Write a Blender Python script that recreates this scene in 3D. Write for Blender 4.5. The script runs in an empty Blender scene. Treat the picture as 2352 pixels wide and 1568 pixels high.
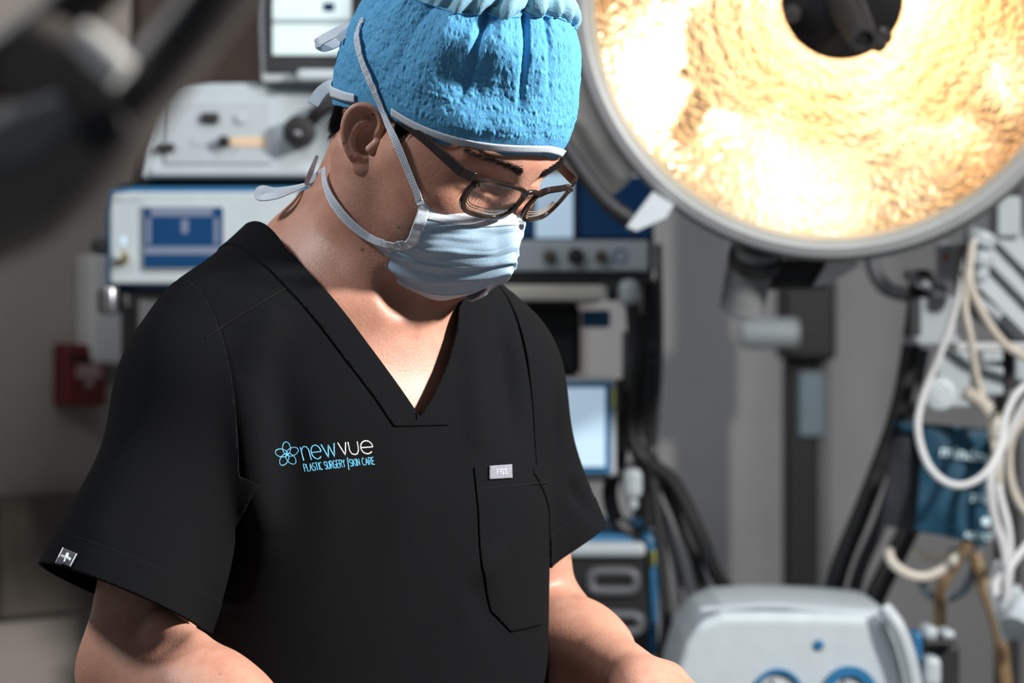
import bpy, bmesh, math, random
import numpy as np
from mathutils import Vector, Matrix
from mathutils.bvhtree import BVHTree

random.seed(7)
RNG = np.random.default_rng(7)
SC = bpy.context.scene
COL = SC.collection

# ------------------------------------------------------------------ camera
CAMZ = 1.42
LENS = 85.0
FPX = 2352 * LENS / 36.0
cam_d = bpy.data.cameras.new('camera')
cam_d.lens = LENS
cam_d.sensor_width = 36.0
cam_d.clip_start = 0.05
cam_d.dof.use_dof = True
cam_d.dof.focus_distance = 1.95
cam_d.dof.aperture_fstop = 5.0
cam = bpy.data.objects.new('camera', cam_d)
cam.location = (0, 0, CAMZ)
cam.rotation_euler = (math.radians(90), 0, 0)
COL.objects.link(cam)
SC.camera = cam

# ------------------------------------------------------------------ world, lamps, exposure
w = bpy.data.worlds.new('room_light')
SC.world = w
w.use_nodes = True
w.node_tree.nodes['Background'].inputs[0].default_value = (0.80, 0.90, 1.0, 1)
w.node_tree.nodes['Background'].inputs[1].default_value = 0.13


def area(name, loc, target, size, power, color, spread=180, size_y=None):
    d = bpy.data.lights.new(name, 'AREA')
    d.energy = power
    d.color = color
    d.shape = 'DISK' if size_y is None else 'RECTANGLE'
    d.size = size
    if size_y is not None:
        d.size_y = size_y
    d.spread = math.radians(spread)
    o = bpy.data.objects.new(name, d)
    o.location = loc
    o.rotation_euler = (Vector(target) - Vector(loc)).to_track_quat('-Z', 'Y').to_euler()
    COL.objects.link(o)
    return o


# overhead theatre lamps: one to the right in front of the man, one to his other side, and a ceiling panel
area('theatre_lamp_key', (1.82, 1.36, 2.50), (-0.05, 1.98, 1.40), 0.20, 60, (1.0, 0.965, 0.92), 120)
area('theatre_lamp_side', (-1.60, 1.62, 2.90), (-0.15, 2.0, 1.45), 0.30, 13, (0.96, 0.98, 1.0), 120)
area('ceiling_panel_light', (0.3, 2.3, 2.92), (0.3, 4.1, 1.2), 0.6, 15, (0.93, 0.97, 1.0), 140, size_y=1.2)

SC.view_settings.view_transform = 'Standard'
SC.view_settings.look = 'None'
SC.view_settings.gamma = 1.0
SC.view_settings.use_curve_mapping = False
SC.view_settings.exposure = 0.0
SC.cycles.max_bounces = 7
SC.cycles.diffuse_bounces = 3
SC.cycles.glossy_bounces = 3
SC.cycles.transmission_bounces = 4
SC.cycles.transparent_max_bounces = 6


# ------------------------------------------------------------------ helpers
def P(px, py, Y):
    return np.array([(px - 1176.0) / FPX * Y, Y, CAMZ - (py - 784.0) / FPX * Y])


def lin(r, g, b):
    def f(c):
        c /= 255.0
        return c / 12.92 if c <= 0.04045 else ((c + 0.055) / 1.055) ** 2.4
    return (f(r), f(g), f(b), 1.0)


MATS = {}


def mat(name, rgb, rough=0.5, metal=0.0, var=0.06, nscale=60.0, bump=0.0, bscale=200.0, emit=None, estr=0.0,
        spec=0.5, coat=0.0, sheen=0.0, rgb2=None, stretch=None):
    """principled material whose colour and relief are driven by noise nodes"""
    if name in MATS:
        return MATS[name]
    m = bpy.data.materials.new(name)
    m.use_nodes = True
    nt = m.node_tree
    b = nt.nodes['Principled BSDF']
    tc = nt.nodes.new('ShaderNodeTexCoord')
    mp = nt.nodes.new('ShaderNodeMapping')
    nt.links.new(tc.outputs['Object'], mp.inputs[0])
    if stretch:
        mp.inputs['Scale'].default_value = stretch
    n = nt.nodes.new('ShaderNodeTexNoise')
    n.inputs['Scale'].default_value = nscale
    n.inputs['Detail'].default_value = 4
    nt.links.new(mp.outputs[0], n.inputs['Vector'])
    cr = nt.nodes.new('ShaderNodeValToRGB')
    c = lin(*rgb)
    if rgb2 is not None:
        c2 = lin(*rgb2)
        lo, hi = c, c2
    else:
        lo = tuple(max(0, x * (1 - var)) for x in c[:3]) + (1,)
        hi = tuple(min(1, x * (1 + var)) for x in c[:3]) + (1,)
    cr.color_ramp.elements[0].color = lo
    cr.color_ramp.elements[1].color = hi
    cr.color_ramp.elements[0].position = 0.35
    cr.color_ramp.elements[1].position = 0.65
    nt.links.new(n.outputs[0], cr.inputs[0])
    nt.links.new(cr.outputs[0], b.inputs['Base Color'])
    b.inputs['Roughness'].default_value = rough
    b.inputs['Metallic'].default_value = metal
    b.inputs['Specular IOR Level'].default_value = spec
    b.inputs['Coat Weight'].default_value = coat
    b.inputs['Sheen Weight'].default_value = sheen
    if bump:
        n2 = nt.nodes.new('ShaderNodeTexNoise')
        n2.inputs['Scale'].default_value = bscale
        n2.inputs['Detail'].default_value = 3
        nt.links.new(mp.outputs[0], n2.inputs['Vector'])
        bp = nt.nodes.new('ShaderNodeBump')
        bp.inputs['Strength'].default_value = bump
        bp.inputs['Distance'].default_value = 0.001
        nt.links.new(n2.outputs[0], bp.inputs['Height'])
        nt.links.new(bp.outputs[0], b.inputs['Normal'])
    if emit is not None:
        b.inputs['Emission Color'].default_value = lin(*emit)
        b.inputs['Emission Strength'].default_value = estr
    MATS[name] = m
    return m


ORG = {}


def tag(o, label=None, cat=None, group=None, kind=None):
    if label:
        o['label'] = label
    if cat:
        o['category'] = cat
    if group:
        o['group'] = group
    if kind:
        o['kind'] = kind
    return o


def thing(name, loc, label, cat, group=None, kind=None):
    o = bpy.data.objects.new(name, None)
    o.empty_display_size = 0.05
    o.location = Vector([float(v) for v in loc])
    COL.objects.link(o)
    ORG[o.name] = np.array(loc, float)
    return tag(o, label, cat, group, kind)


def mesh_obj(name, V, F, material, parent=None, smooth=True, label=None):
    V = np.asarray(V, float)
    if parent is not None:
        org = ORG[parent.name]
        V = V - org
    else:
        org = V.mean(0) * np.array([1, 1, 0]) + np.array([0, 0, V[:, 2].min()])
        V = V - org
    me = bpy.data.meshes.new(name)
    if isinstance(F, np.ndarray):
        me.vertices.add(len(V))
        me.vertices.foreach_set('co', V.astype(np.float32).ravel())
        k = F.shape[1]
        me.loops.add(F.size)
        me.loops.foreach_set('vertex_index', F.astype(np.int32).ravel())
        me.polygons.add(len(F))
        me.polygons.foreach_set('loop_start', np.arange(0, F.size, k, dtype=np.int32))
        me.update(calc_edges=True)
        me.validate()
    else:
        me.from_pydata(V.tolist(), [], [list(f) for f in F])
        me.update()
    if smooth:
        me.polygons.foreach_set('use_smooth', np.ones(len(me.polygons), bool))
    me.materials.append(material)
    o = bpy.data.objects.new(name, me)
    COL.objects.link(o)
    if parent is not None:
        o.parent = parent
        ORG[o.name] = org
    else:
        o.location = Vector(org)
        ORG[o.name] = org
    if label:
        o['label'] = label
    return o


class MB:
    """collects world-space shapes, then builds one mesh"""

    def __init__(self):
        self.V = []
        self.F = []

    def add(self, V, F):
        n = len(self.V)
        self.V.extend([tuple(map(float, v)) for v in V])
        self.F.extend([[i + n for i in f] for f in F])
        return self

    def box(self, lo, hi, bev=0.0, seg=2, M=None):
        lo = np.array(lo, float)
        hi = np.array(hi, float)
        bm = bmesh.new()
        bmesh.ops.create_cube(bm, size=1.0)
        s = hi - lo
        for v in bm.verts:
            v.co = Vector((v.co.x * s[0], v.co.y * s[1], v.co.z * s[2]))
        if bev > 0:
            bmesh.ops.bevel(bm, geom=list(bm.edges), offset=min(bev, 0.49 * s.min()), segments=seg, profile=0.5, affect='EDGES')
        c = (lo + hi) / 2
        bm.verts.index_update()
        V = []
        for v in bm.verts:
            co = v.co
            if M is not None:
                co = M @ co
            V.append((co.x + c[0], co.y + c[1], co.z + c[2]))
        F = [[v.index for v in f.verts] for f in bm.faces]
        bm.free()
        return self.add(V, F)

    def pbox(self, x0, y0, x1, y1, Y, depth, bev=0.004, seg=2):
        """box whose front face, at distance Y, covers the given rectangle of the picture"""
        a = P(x0, y1, Y)
        b = P(x1, y0, Y)
        return self.box((a[0], Y, a[2]), (b[0], Y + depth, b[2]), bev, seg)

    def poly(self, pts, depth_vec):
        """prism: closed polygon extruded along a vector"""
        pts = [np.array(p, float) for p in pts]
        n = len(pts)
        d = np.array(depth_vec, float)
        V = pts + [p + d for p in pts]
        F = [list(range(n)), list(range(2 * n - 1, n - 1, -1))]
        for i in range(n):
            j = (i + 1) % n
            F.append([j, i, i + n, j + n])
        return self.add(V, F)

    def tube(self, pts, r, seg=8, sub=6, cap=True, flat=1.0, up=None):
        pts = crom(np.array(pts, float), sub) if sub > 1 and len(pts) > 2 else np.array(pts, float)
        n = len(pts)
        rr = np.interp(np.linspace(0, 1, n), np.linspace(0, 1, len(r)), r) if hasattr(r, '__len__') else np.full(n, r)
        T = np.gradient(pts, axis=0)
        T /= np.linalg.norm(T, axis=1)[:, None] + 1e-12
        ref = np.array(up, float) if up is not None else np.array([0.13, -0.2, 0.97])
        if abs(T[0] @ ref) > 0.93 and up is None:
            ref = np.array([0.97, -0.2, 0.1])
        V = []
        A = None
        for i in range(n):
            if A is None or up is not None:
                A = np.cross(T[i], ref)
            else:
                A = A - T[i] * (A @ T[i])
            A = A / (np.linalg.norm(A) + 1e-12)
            B = np.cross(T[i], A)
            for k in range(seg):
                t = 2 * math.pi * k / seg
                V.append(pts[i] + rr[i] * (math.cos(t) * A + flat * math.sin(t) * B))
        F = []
        for i in range(n - 1):
            for k in range(seg):
                k2 = (k + 1) % seg
                F.append([i * seg + k, (i + 1) * seg + k, (i + 1) * seg + k2, i * seg + k2])
        if cap:
            F.append(list(range(seg)))
            F.append([(n - 1) * seg + k for k in range(seg - 1, -1, -1)])
        return self.add(V, F)

    def lathe(self, prof, C, axis, seg=48, ref=(0, 0, 1), a0=0.0, a1=2 * math.pi, cap=False):
        """profile of (radius, height) turned about an axis through C"""
        C = np.array(C, float)
        ax = np.array(axis, float)
        ax /= np.linalg.norm(ax)
        r0 = np.array(ref, float)
        if abs(r0 @ ax) > 0.95:
            r0 = np.array([1.0, 0, 0])
        A = np.cross(ax, r0)
        A /= np.linalg.norm(A)
        B = np.cross(ax, A)
        full = abs(a1 - a0 - 2 * math.pi) < 1e-6
        ns = seg if full else seg + 1
        V = []
        for (r, h) in prof:
            for k in range(ns):
                t = a0 + (a1 - a0) * k / seg
                V.append(C + ax * h + r * (math.cos(t) * A + math.sin(t) * B))
        F = []
        for i in range(len(prof) - 1):
            for k in range(seg):
                k2 = (k + 1) % ns
                F.append([i * ns + k, i * ns + k2, (i + 1) * ns + k2, (i + 1) * ns + k])
        if full and cap:
            if prof[0][0] > 1e-6:
                F.append(list(range(ns - 1, -1, -1)))
            if prof[-1][0] > 1e-6:
                F.append([(len(prof) - 1) * ns + k for k in range(ns)])
        return self.add(V, F)

    def cyl(self, a, b, r, seg=20, bev=0.0):
        a = np.array(a, float)
        b = np.array(b, float)
        h = np.linalg.norm(b - a)
        bv = min(bev, r * 0.9, h * 0.45)
        prof = [(r, 0), (r, h)] if bv <= 0 else [(r - bv, 0), (r - bv * .3, bv * .3), (r, bv), (r, h - bv), (r - bv * .3, h - bv * .3), (r - bv, h)]
        return self.lathe(prof, a, b - a, seg, cap=True)

    def build(self, name, material, parent=None, smooth=False, label=None):
        o = mesh_obj(name, self.V, self.F, material, parent, smooth, label)
        bm = bmesh.new()
        bm.from_mesh(o.data)
        bmesh.ops.remove_doubles(bm, verts=bm.verts, dist=1e-6)
        bmesh.ops.recalc_face_normals(bm, faces=bm.faces)
        bm.to_mesh(o.data)
        bm.free()
        if smooth:
            try:
                o.data.set_sharp_from_angle(angle=math.radians(38))
            except Exception:
                pass
        return o


def crom(P_, sub):
    """Catmull-Rom through the points"""
    P_ = np.asarray(P_, float)
    n = len(P_)
    Q = np.vstack([2 * P_[0] - P_[1], P_, 2 * P_[-1] - P_[-2]])
    out = []
    for i in range(n - 1):
        p0, p1, p2, p3 = Q[i], Q[i + 1], Q[i + 2], Q[i + 3]
        for s in range(sub):
            t = s / sub
            out.append(0.5 * ((2 * p1) + (-p0 + p2) * t + (2 * p0 - 5 * p1 + 4 * p2 - p3) * t * t + (-p0 + 3 * p1 - 3 * p2 + p3) * t ** 3))
    out.append(P_[-1])
    return np.array(out)


def vnoise(x, y, seed=0):
    """smooth value noise on numpy arrays, -1..1"""
    def hsh(i, j):
        n = np.sin(i * 127.1 + j * 311.7 + seed * 74.7) * 43758.5453
        return (n - np.floor(n)) * 2 - 1
    xi = np.floor(x)
    yi = np.floor(y)
    fx = x - xi
    fy = y - yi
    u = fx * fx * (3 - 2 * fx)
    v = fy * fy * (3 - 2 * fy)
    return (hsh(xi, yi) * (1 - u) + hsh(xi + 1, yi) * u) * (1 - v) + (hsh(xi, yi + 1) * (1 - u) + hsh(xi + 1, yi + 1) * u) * v


# ---- signed distance fields and surface nets
def smin(a, b, k):
    h = np.clip(k - np.abs(a - b), 0, None) / k
    return np.minimum(a, b) - h * h * k * 0.25


def smax(a, b, k):
    return -smin(-a, -b, k)


def d_cap(X, p, q, r1, r2):
    p = np.asarray(p, float)
    q = np.asarray(q, float)
    pq = q - p
    t = np.clip(((X - p) @ pq) / (pq @ pq), 0, 1)
    c = X - p - t[..., None] * pq
    return np.sqrt((c * c).sum(-1)) - (r1 + (r2 - r1) * t)


def d_ell(X, c, r, R=None):
    d = X - np.asarray(c, float)
    if R is not None:
        d = d @ R
    r = np.asarray(r, float)
    k0 = np.sqrt(((d / r) ** 2).sum(-1))
    k1 = np.sqrt(((d / (r * r)) ** 2).sum(-1)) + 1e-9
    return k0 * (k0 - 1) / k1


class Field:
    def __init__(self, lo, hi, h):
        self.lo = np.array(lo, float)
        self.h = h
        self.n = np.ceil((np.array(hi) - self.lo) / h).astype(int) + 1
        self.D = np.full(self.n, 0.25, np.float32)

    def window(self, lo, hi, pad):
        i0 = np.clip(np.floor((np.array(lo) - pad - self.lo) / self.h).astype(int), 0, self.n - 1)
        i1 = np.clip(np.ceil((np.array(hi) + pad - self.lo) / self.h).astype(int) + 1, 1, self.n)
        if np.any(i1 <= i0):
            return None, None
        ax = [self.lo[a] + self.h * np.arange(i0[a], i1[a]) for a in range(3)]
        X = np.stack(np.meshgrid(*ax, indexing='ij'), -1)
        return tuple(slice(i0[a], i1[a]) for a in range(3)), X

    def op(self, fn, lo, hi, k=0.02, mode='add', pad=None):
        s, X = self.window(lo, hi, (k + 0.012) if pad is None else pad)
        if s is None:
            return
        d = fn(X).astype(np.float32)
        if mode == 'add':
            self.D[s] = smin(self.D[s], d, k)
        elif mode == 'sub':
            self.D[s] = smax(self.D[s], -d, k)
        else:
            self.D[s] = self.D[s] + d

    def cap(self, p, q, r1, r2=None, k=0.02, mode='add'):
        r2 = r1 if r2 is None else r2
        p = np.asarray(p, float)
        q = np.asarray(q, float)
        r = max(r1, r2)
        self.op(lambda X: d_cap(X, p, q, r1, r2), np.minimum(p, q) - r, np.maximum(p, q) + r, k, mode)

    def ell(self, c, r, R=None, k=0.02, mode='add'):
        m = max(r)
        c = np.asarray(c, float)
        self.op(lambda X: d_ell(X, c, r, R), c - m, c + m, k, mode)

    def fold(self, p, q, amp, wd):
        """a ridge (amp > 0) or furrow along a segment"""
        p = np.asarray(p, float)
        q = np.asarray(q, float)

        def fn(X):
            pq = q - p
            t = np.clip(((X - p) @ pq) / (pq @ pq), 0, 1)
            c = X - p - t[..., None] * pq
            d2 = (c * c).sum(-1)
            return -amp * np.exp(-d2 / (wd * wd)) * np.sin(np.clip(t, 0.0, 1) * np.pi * 0.9 + 0.15)
        self.op(fn, np.minimum(p, q), np.maximum(p, q), mode='sum', pad=2.4 * wd)

    def mesh(self):
        D = self.D
        S = D < 0
        cnt = np.zeros(np.array(D.shape) - 1, np.uint8)
        offs = [(i, j, k) for i in (0, 1) for j in (0, 1) for k in (0, 1)]
        sh = D.shape
        for (i, j, k) in offs:
            cnt += S[i:sh[0] - 1 + i, j:sh[1] - 1 + j, k:sh[2] - 1 + k]
        act = (cnt > 0) & (cnt < 8)
        idx = np.argwhere(act)
        vid = np.full(act.shape, -1, np.int32)
        vid[act] = np.arange(len(idx))
        cv = {o: D[idx[:, 0] + o[0], idx[:, 1] + o[1], idx[:, 2] + o[2]].astype(float) for o in offs}
        acc = np.zeros((len(idx), 3))
        num = np.zeros(len(idx))
        for a in offs:
            for ax in range(3):
                if a[ax] == 1:
                    continue
                b = list(a)
                b[ax] = 1
                b = tuple(b)
                va, vb = cv[a], cv[b]
                m = (va < 0) != (vb < 0)
                t = np.where(m, va / np.where(np.abs(va - vb) < 1e-12, 1, va - vb), 0)
                pt = np.zeros((len(idx), 3)) + np.array(a)
                pt[:, ax] += t
                acc[m] += pt[m]
                num[m] += 1
        V = (idx + acc / num[:, None]) * self.h + self.lo
        quads = []
        for ax in range(3):
            sl0 = [slice(None)] * 3
            sl1 = [slice(None)] * 3
            sl0[ax] = slice(0, -1)
            sl1[ax] = slice(1, None)
            a = S[tuple(sl0)]
            b = S[tuple(sl1)]
            e = np.argwhere(a != b)
            u, v = [(1, 2), (2, 0), (0, 1)][ax]
            ok = (e[:, u] > 0) & (e[:, v] > 0) & (e[:, u] < sh[u] - 1) & (e[:, v] < sh[v] - 1)
            e = e[ok]
            ins = a[e[:, 0], e[:, 1], e[:, 2]]
            q = []
            for (du, dv) in ((-1, -1), (0, -1), (0, 0), (-1, 0)):
                c = e.copy()
                c[:, u] += du
                c[:, v] += dv
                q.append(vid[c[:, 0], c[:, 1], c[:, 2]])
            q = np.stack(q, 1)
            q[~ins] = q[~ins][:, ::-1]
            quads.append(q)
        return V, np.vstack(quads)


def laplace(V, F, it=2, lam=0.5):
    n = len(V)
    k = F.shape[1]
    E = np.vstack([F[:, [i, (i + 1) % k]] for i in range(k)])
    E = np.vstack([E, E[:, ::-1]])
    deg = np.bincount(E[:, 0], minlength=n).astype(float)
    deg[deg == 0] = 1
    for s in range(it):
        A = np.stack([np.bincount(E[:, 0], weights=V[E[:, 1], c], minlength=n) for c in range(3)], 1) / deg[:, None]
        V = V + (lam if s % 2 == 0 else -lam * 1.02) * (A - V)
    return V


def vnormals(V, F):
    if F.shape[1] == 4:
        T = np.vstack([F[:, [0, 1, 2]], F[:, [0, 2, 3]]])
    else:
        T = F
    fn = np.cross(V[T[:, 1]] - V[T[:, 0]], V[T[:, 2]] - V[T[:, 0]])
    N = np.zeros_like(V)
    for i in range(3):
        for c in range(3):
            N[:, c] += np.bincount(T[:, i], weights=fn[:, c], minlength=len(V))
    return N / (np.linalg.norm(N, axis=1)[:, None] + 1e-15)


def clip(V, F, g, flat=0.0):
    """keep the part of the mesh where g > 0, cutting triangles along g = 0"""
    T = np.vstack([F[:, [0, 1, 2]], F[:, [0, 2, 3]]]) if F.shape[1] == 4 else F
    s = g > 0
    c = s[T].sum(1)
    keep = [T[c == 3]]
    Vn = [V]
    nv = len(V)
    cross = {}

    def cut(i, j):
        nonlocal nv
        key = (i, j) if i < j else (j, i)
        if key not in cross:
            t = g[i] / (g[i] - g[j])
            Vn.append((V[i] + t * (V[j] - V[i]))[None])
            cross[key] = nv
            nv += 1
        return cross[key]
    new = []
    for tri in T[(c == 1) | (c == 2)]:
        k = s[tri]
        out = []
        for a in range(3):
            i, j = int(tri[a]), int(tri[(a + 1) % 3])
            if k[a]:
                out.append(i)
            if k[a] != k[(a + 1) % 3]:
                out.append(cut(i, j))
        for b in range(1, len(out) - 1):
            new.append((out[0], out[b], out[b + 1]))
    V2 = np.vstack(Vn)
    T2 = np.vstack(keep + ([np.array(new)] if new else []))
    used = np.unique(T2)
    mp = np.full(len(V2), -1)
    mp[used] = np.arange(len(used))
    return V2[used], mp[T2]


def solidify(o, th, off=-1.0):
    m = o.modifiers.new('thickness', 'SOLIDIFY')
    m.thickness = th
    m.offset = off
    return m


def grid_faces(n, m, wrap=False):
    F = []
    for i in range(n - 1):
        for j in range(m if wrap else m - 1):
            j2 = (j + 1) % m
            F.append((i * m + j, i * m + j2, (i + 1) * m + j2, (i + 1) * m + j))
    return np.array(F)


def ribbon(pts, nrm, width, th=0.0006, sub=6, dense=None):
    """flat strip of given width along points, lying across the normals"""
    pts = np.asarray(pts, float)
    nrm = np.asarray(nrm, float)
    if sub > 1:
        pts2 = crom(pts, sub)
        nrm2 = crom(nrm, sub)
    else:
        pts2, nrm2 = pts, nrm
    T = np.gradient(pts2, axis=0)
    T /= np.linalg.norm(T, axis=1)[:, None]
    S = np.cross(T, nrm2)
    S /= np.linalg.norm(S, axis=1)[:, None]
    N = np.cross(S, T)
    wd = np.interp(np.linspace(0, 1, len(pts2)), np.linspace(0, 1, len(width)), width) if hasattr(width, '__len__') else np.full(len(pts2), width)
    V = []
    for i in range(len(pts2)):
        h = wd[i] / 2
        V += [pts2[i] - S[i] * h + N[i] * th, pts2[i] + S[i] * h + N[i] * th, pts2[i] + S[i] * h - N[i] * th, pts2[i] - S[i] * h - N[i] * th]
    F = []
    for i in range(len(pts2) - 1):
        for k in range(4):
            k2 = (k + 1) % 4
            F.append([i * 4 + k, i * 4 + k2, (i + 1) * 4 + k2, (i + 1) * 4 + k])
    F.append([3, 2, 1, 0])
    n = (len(pts2) - 1) * 4
    F.append([n, n + 1, n + 2, n + 3])
    return V, F
# ================================================================== the room
M_WALL = mat('grey_wall_paint', (178, 178, 180), 0.75, 0, 0.03, 8, 0.15, 300)
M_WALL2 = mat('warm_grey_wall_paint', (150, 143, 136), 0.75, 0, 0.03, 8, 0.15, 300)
M_FLOOR = mat('theatre_vinyl_floor', (120, 122, 122), 0.4, 0, 0.06, 30)
M_CEIL = mat('white_ceiling', (190, 190, 188), 0.85, 0, 0.03, 20)
M_RAIL = mat('brown_wall_guard', (84, 77, 70), 0.6, 0, 0.08, 40)
WN = np.array([0.7071, -0.7071, 0.0])      # left wall faces into the room
WE = np.array([0.7071, 0.7071, 0.0])


def wallY(px):
    return 4.847 / (1 - (px - 1176) / FPX)


def W(px, py):
    return P(px, py, wallY(px))


tag(MB().box((-3.2, -0.6, -0.10), (2.6, 5.10, 0.0)).build('floor', M_FLOOR), kind='structure')
tag(MB().box((-3.2, 0.2, 3.05), (2.6, 5.10, 3.15)).build('ceiling', M_CEIL), kind='structure')
tag(MB().box((-0.2, 5.0, 0.0), (2.6, 5.10, 3.05)).build('wall_back', M_WALL), kind='structure')
wl = MB()
a = np.array([-2.85, 2.0, 0])
b = np.array([0.153, 5.0, 0])
wl.poly([a, b, b + np.array([0, 0, 3.05]), a + np.array([0, 0, 3.05])], -WN * 0.1)
tag(wl.build('wall_left', M_WALL2), kind='structure')
tag(MB().box((2.5, 0.8, 0.0), (2.6, 5.0, 3.05)).build('wall_right', M_WALL), kind='structure')
# wall guard board and the lower panel under it
for (z0, z1, th, m, nm) in ((0.968, 1.166, 0.035, M_RAIL, 'trim_1'),):
    q0 = a + WE * 0.4
    q1 = b - WE * 0.05
    g = MB()
    g.poly([np.array([q0[0], q0[1], z0]), np.array([q1[0], q1[1], z0]), np.array([q1[0], q1[1], z1]), np.array([q0[0], q0[1], z1])], WN * th)
    tag(g.build(nm, m), kind='structure')
M_BROWN = mat('dark_brown_panel', (66, 54, 48), 0.6, 0, 0.1, 25, stretch=(1, 1, 6))
g = MB()
g.poly([W(300, 470), W(660, 470), W(660, -260), W(300, -260)], WN * 0.03)
tag(g.build('wall_panel', M_BROWN), 'dark brown panel on the wall behind the white light source', 'panel')
# ================================================================== the man
# head frame: origin between the ear canals, L towards his left, Fw out of the face, U out of the crown
YAW, PITCH = math.radians(49), math.radians(40)
HL = np.array([math.cos(YAW), math.sin(YAW), 0.0])
HF = np.array([math.sin(YAW) * math.cos(PITCH), -math.cos(YAW) * math.cos(PITCH), -math.sin(PITCH)])
HU = np.array([math.sin(YAW) * math.sin(PITCH), -math.cos(YAW) * math.sin(PITCH), math.cos(PITCH)])
HM = P(996, 325, 2.03)
HB = np.stack([HL, HF, HU], 1)


def H(l, f, u):
    return HM + l * HL + f * HF + u * HU


def toH(X):
    return (np.asarray(X) - HM) @ HB


def HS(px, py, l):
    """point where the view ray through a pixel meets the head plane at offset l"""
    o = np.array([0, 0, CAMZ])
    d = P(px, py, 1.0) - o
    t = (l - (o - HM) @ HL) / (d @ HL)
    return o + t * d


# torso frame: origin mid-shoulders, R towards his left, TF out of the chest
TY = math.radians(33)
TR = np.array([math.cos(TY), math.sin(TY), 0.0])
TF = np.array([math.sin(TY), -math.cos(TY), 0.0])
TZ = np.array([0, 0, 1.0])
TO = P(795, 720, 2.07)
TB = np.stack([TR, TF, TZ], 1)


def T3(r, f, z):
    return TO + r * TR + f * TF + z * TZ


def toT(X):
    return (np.asarray(X) - TO) @ TB


zP = np.array([-0.70, -0.60, -0.45, -0.30, -0.15, -0.08, 0.0, 0.035, 0.06])
aP = np.array([0.165, 0.165, 0.158, 0.155, 0.165, 0.155, 0.115, 0.075, 0.03])
bP = np.array([0.118, 0.118, 0.112, 0.108, 0.112, 0.103, 0.076, 0.055, 0.03])


_zf = np.linspace(-0.80, 0.12, 461)
_ker = np.exp(-0.5 * (np.arange(-30, 31) * 0.002 / 0.016) ** 2)
_ker /= _ker.sum()
aF = np.convolve(np.pad(np.interp(_zf, zP, aP), 30, mode='edge'), _ker, 'valid')
bF = np.convolve(np.pad(np.interp(_zf, zP, bP), 30, mode='edge'), _ker, 'valid')


def d_torso(X, da, db):
    q = (X - TO) @ TB
    z = q[..., 2]
    a = np.interp(z, _zf, aF) + da * (1.2 - 0.4 * np.tanh((z + 0.2) / 0.15))
    b = np.interp(z, _zf, bF) + db * (1.5 - 0.5 * np.tanh((z + 0.2) / 0.15))
    n = (np.abs(q[..., 0] / a) ** 2.3 + np.abs((q[..., 1] - 0.004) / b) ** 2.3) ** (1 / 2.3)
    return (n - 1) * np.minimum(a, b) * 0.9


SR = T3(-0.147, 0.012, -0.060)      # his right shoulder, nearer the camera
SL = T3(0.138, 0.012, -0.052)
NB = T3(-0.005, -0.012, 0.022)      # base of the neck
ER = P(300, 1540, 1.93)             # elbows
EL = P(1238, 1434, 2.205)
WR = P(800, 1800, 1.74)             # wrists
WL = P(1492, 1590, 2.00)

person = thing('person', (NB[0], NB[1], 0.0),
               'man in black scrubs, blue surgical cap, glasses and face mask, looking down at his work', 'person')

# ---------------------------------------------------------------- body: one continuous skin surface
B = Field((-0.40, 1.60, 1.00), (0.27, 2.34, 1.70), 0.0022)
# torso under the shirt
B.op(lambda X: d_torso(X, 0.0, 0.0), TO + np.array([-0.2, -0.2, -0.45]), TO + np.array([0.2, 0.2, 0.06]), 0.03)
B.cap(NB + np.array([0, 0, -0.008]), SR, 0.046, 0.046, k=0.04)
B.cap(NB + np.array([0, 0, -0.008]), SL, 0.046, 0.046, k=0.04)
# collar bones, notch between them
NOTCH = T3(0.0, 0.080, 0.005)
B.cap(T3(-0.018, 0.077, 0.004), T3(-0.11, 0.040, -0.004), 0.0065, 0.006, k=0.022)
B.cap(T3(0.018, 0.077, 0.004), T3(0.11, 0.040, -0.004), 0.0065, 0.006, k=0.022)
# neck
B.cap(H(0, -0.026, -0.042), NB + 0.012 * TF, 0.054, 0.061, k=0.03)
B.cap(H(0, 0.012, -0.062), NOTCH + np.array([0, 0, 0.0]) - 0.038 * TF, 0.046, 0.040, k=0.05)
B.cap(T3(-0.034, -0.030, 0.052), T3(-0.100, -0.020, -0.016), 0.026, 0.028, k=0.04)   # trapezius
B.cap(T3(0.034, -0.030, 0.052), T3(0.100, -0.020, -0.016), 0.026, 0.028, k=0.04)
for s in (-1, 1):                                                             # sternomastoid cords
    B.cap(H(s * 0.064, -0.022, -0.030), NOTCH + TR * s * 0.016 - 0.008 * TF, 0.013, 0.006, k=0.020)
B.ell(NOTCH + np.array([0, 0, 0.014]) + 0.012 * TF, (0.012, 0.010, 0.012), k=0.020, mode='sub')
B.cap(H(0, 0.030, -0.085), H(0, 0.018, -0.105), 0.014, 0.010, k=0.02)         # throat


def hell(c, r, k=0.02, mode='add', tilt=0.0):
    R = HB
    if tilt:
        ct, st = math.cos(tilt), math.sin(tilt)
        R = HB @ np.array([[1, 0, 0], [0, ct, -st], [0, st, ct]])
    B.ell(H(*c), r, R, k, mode)


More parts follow.
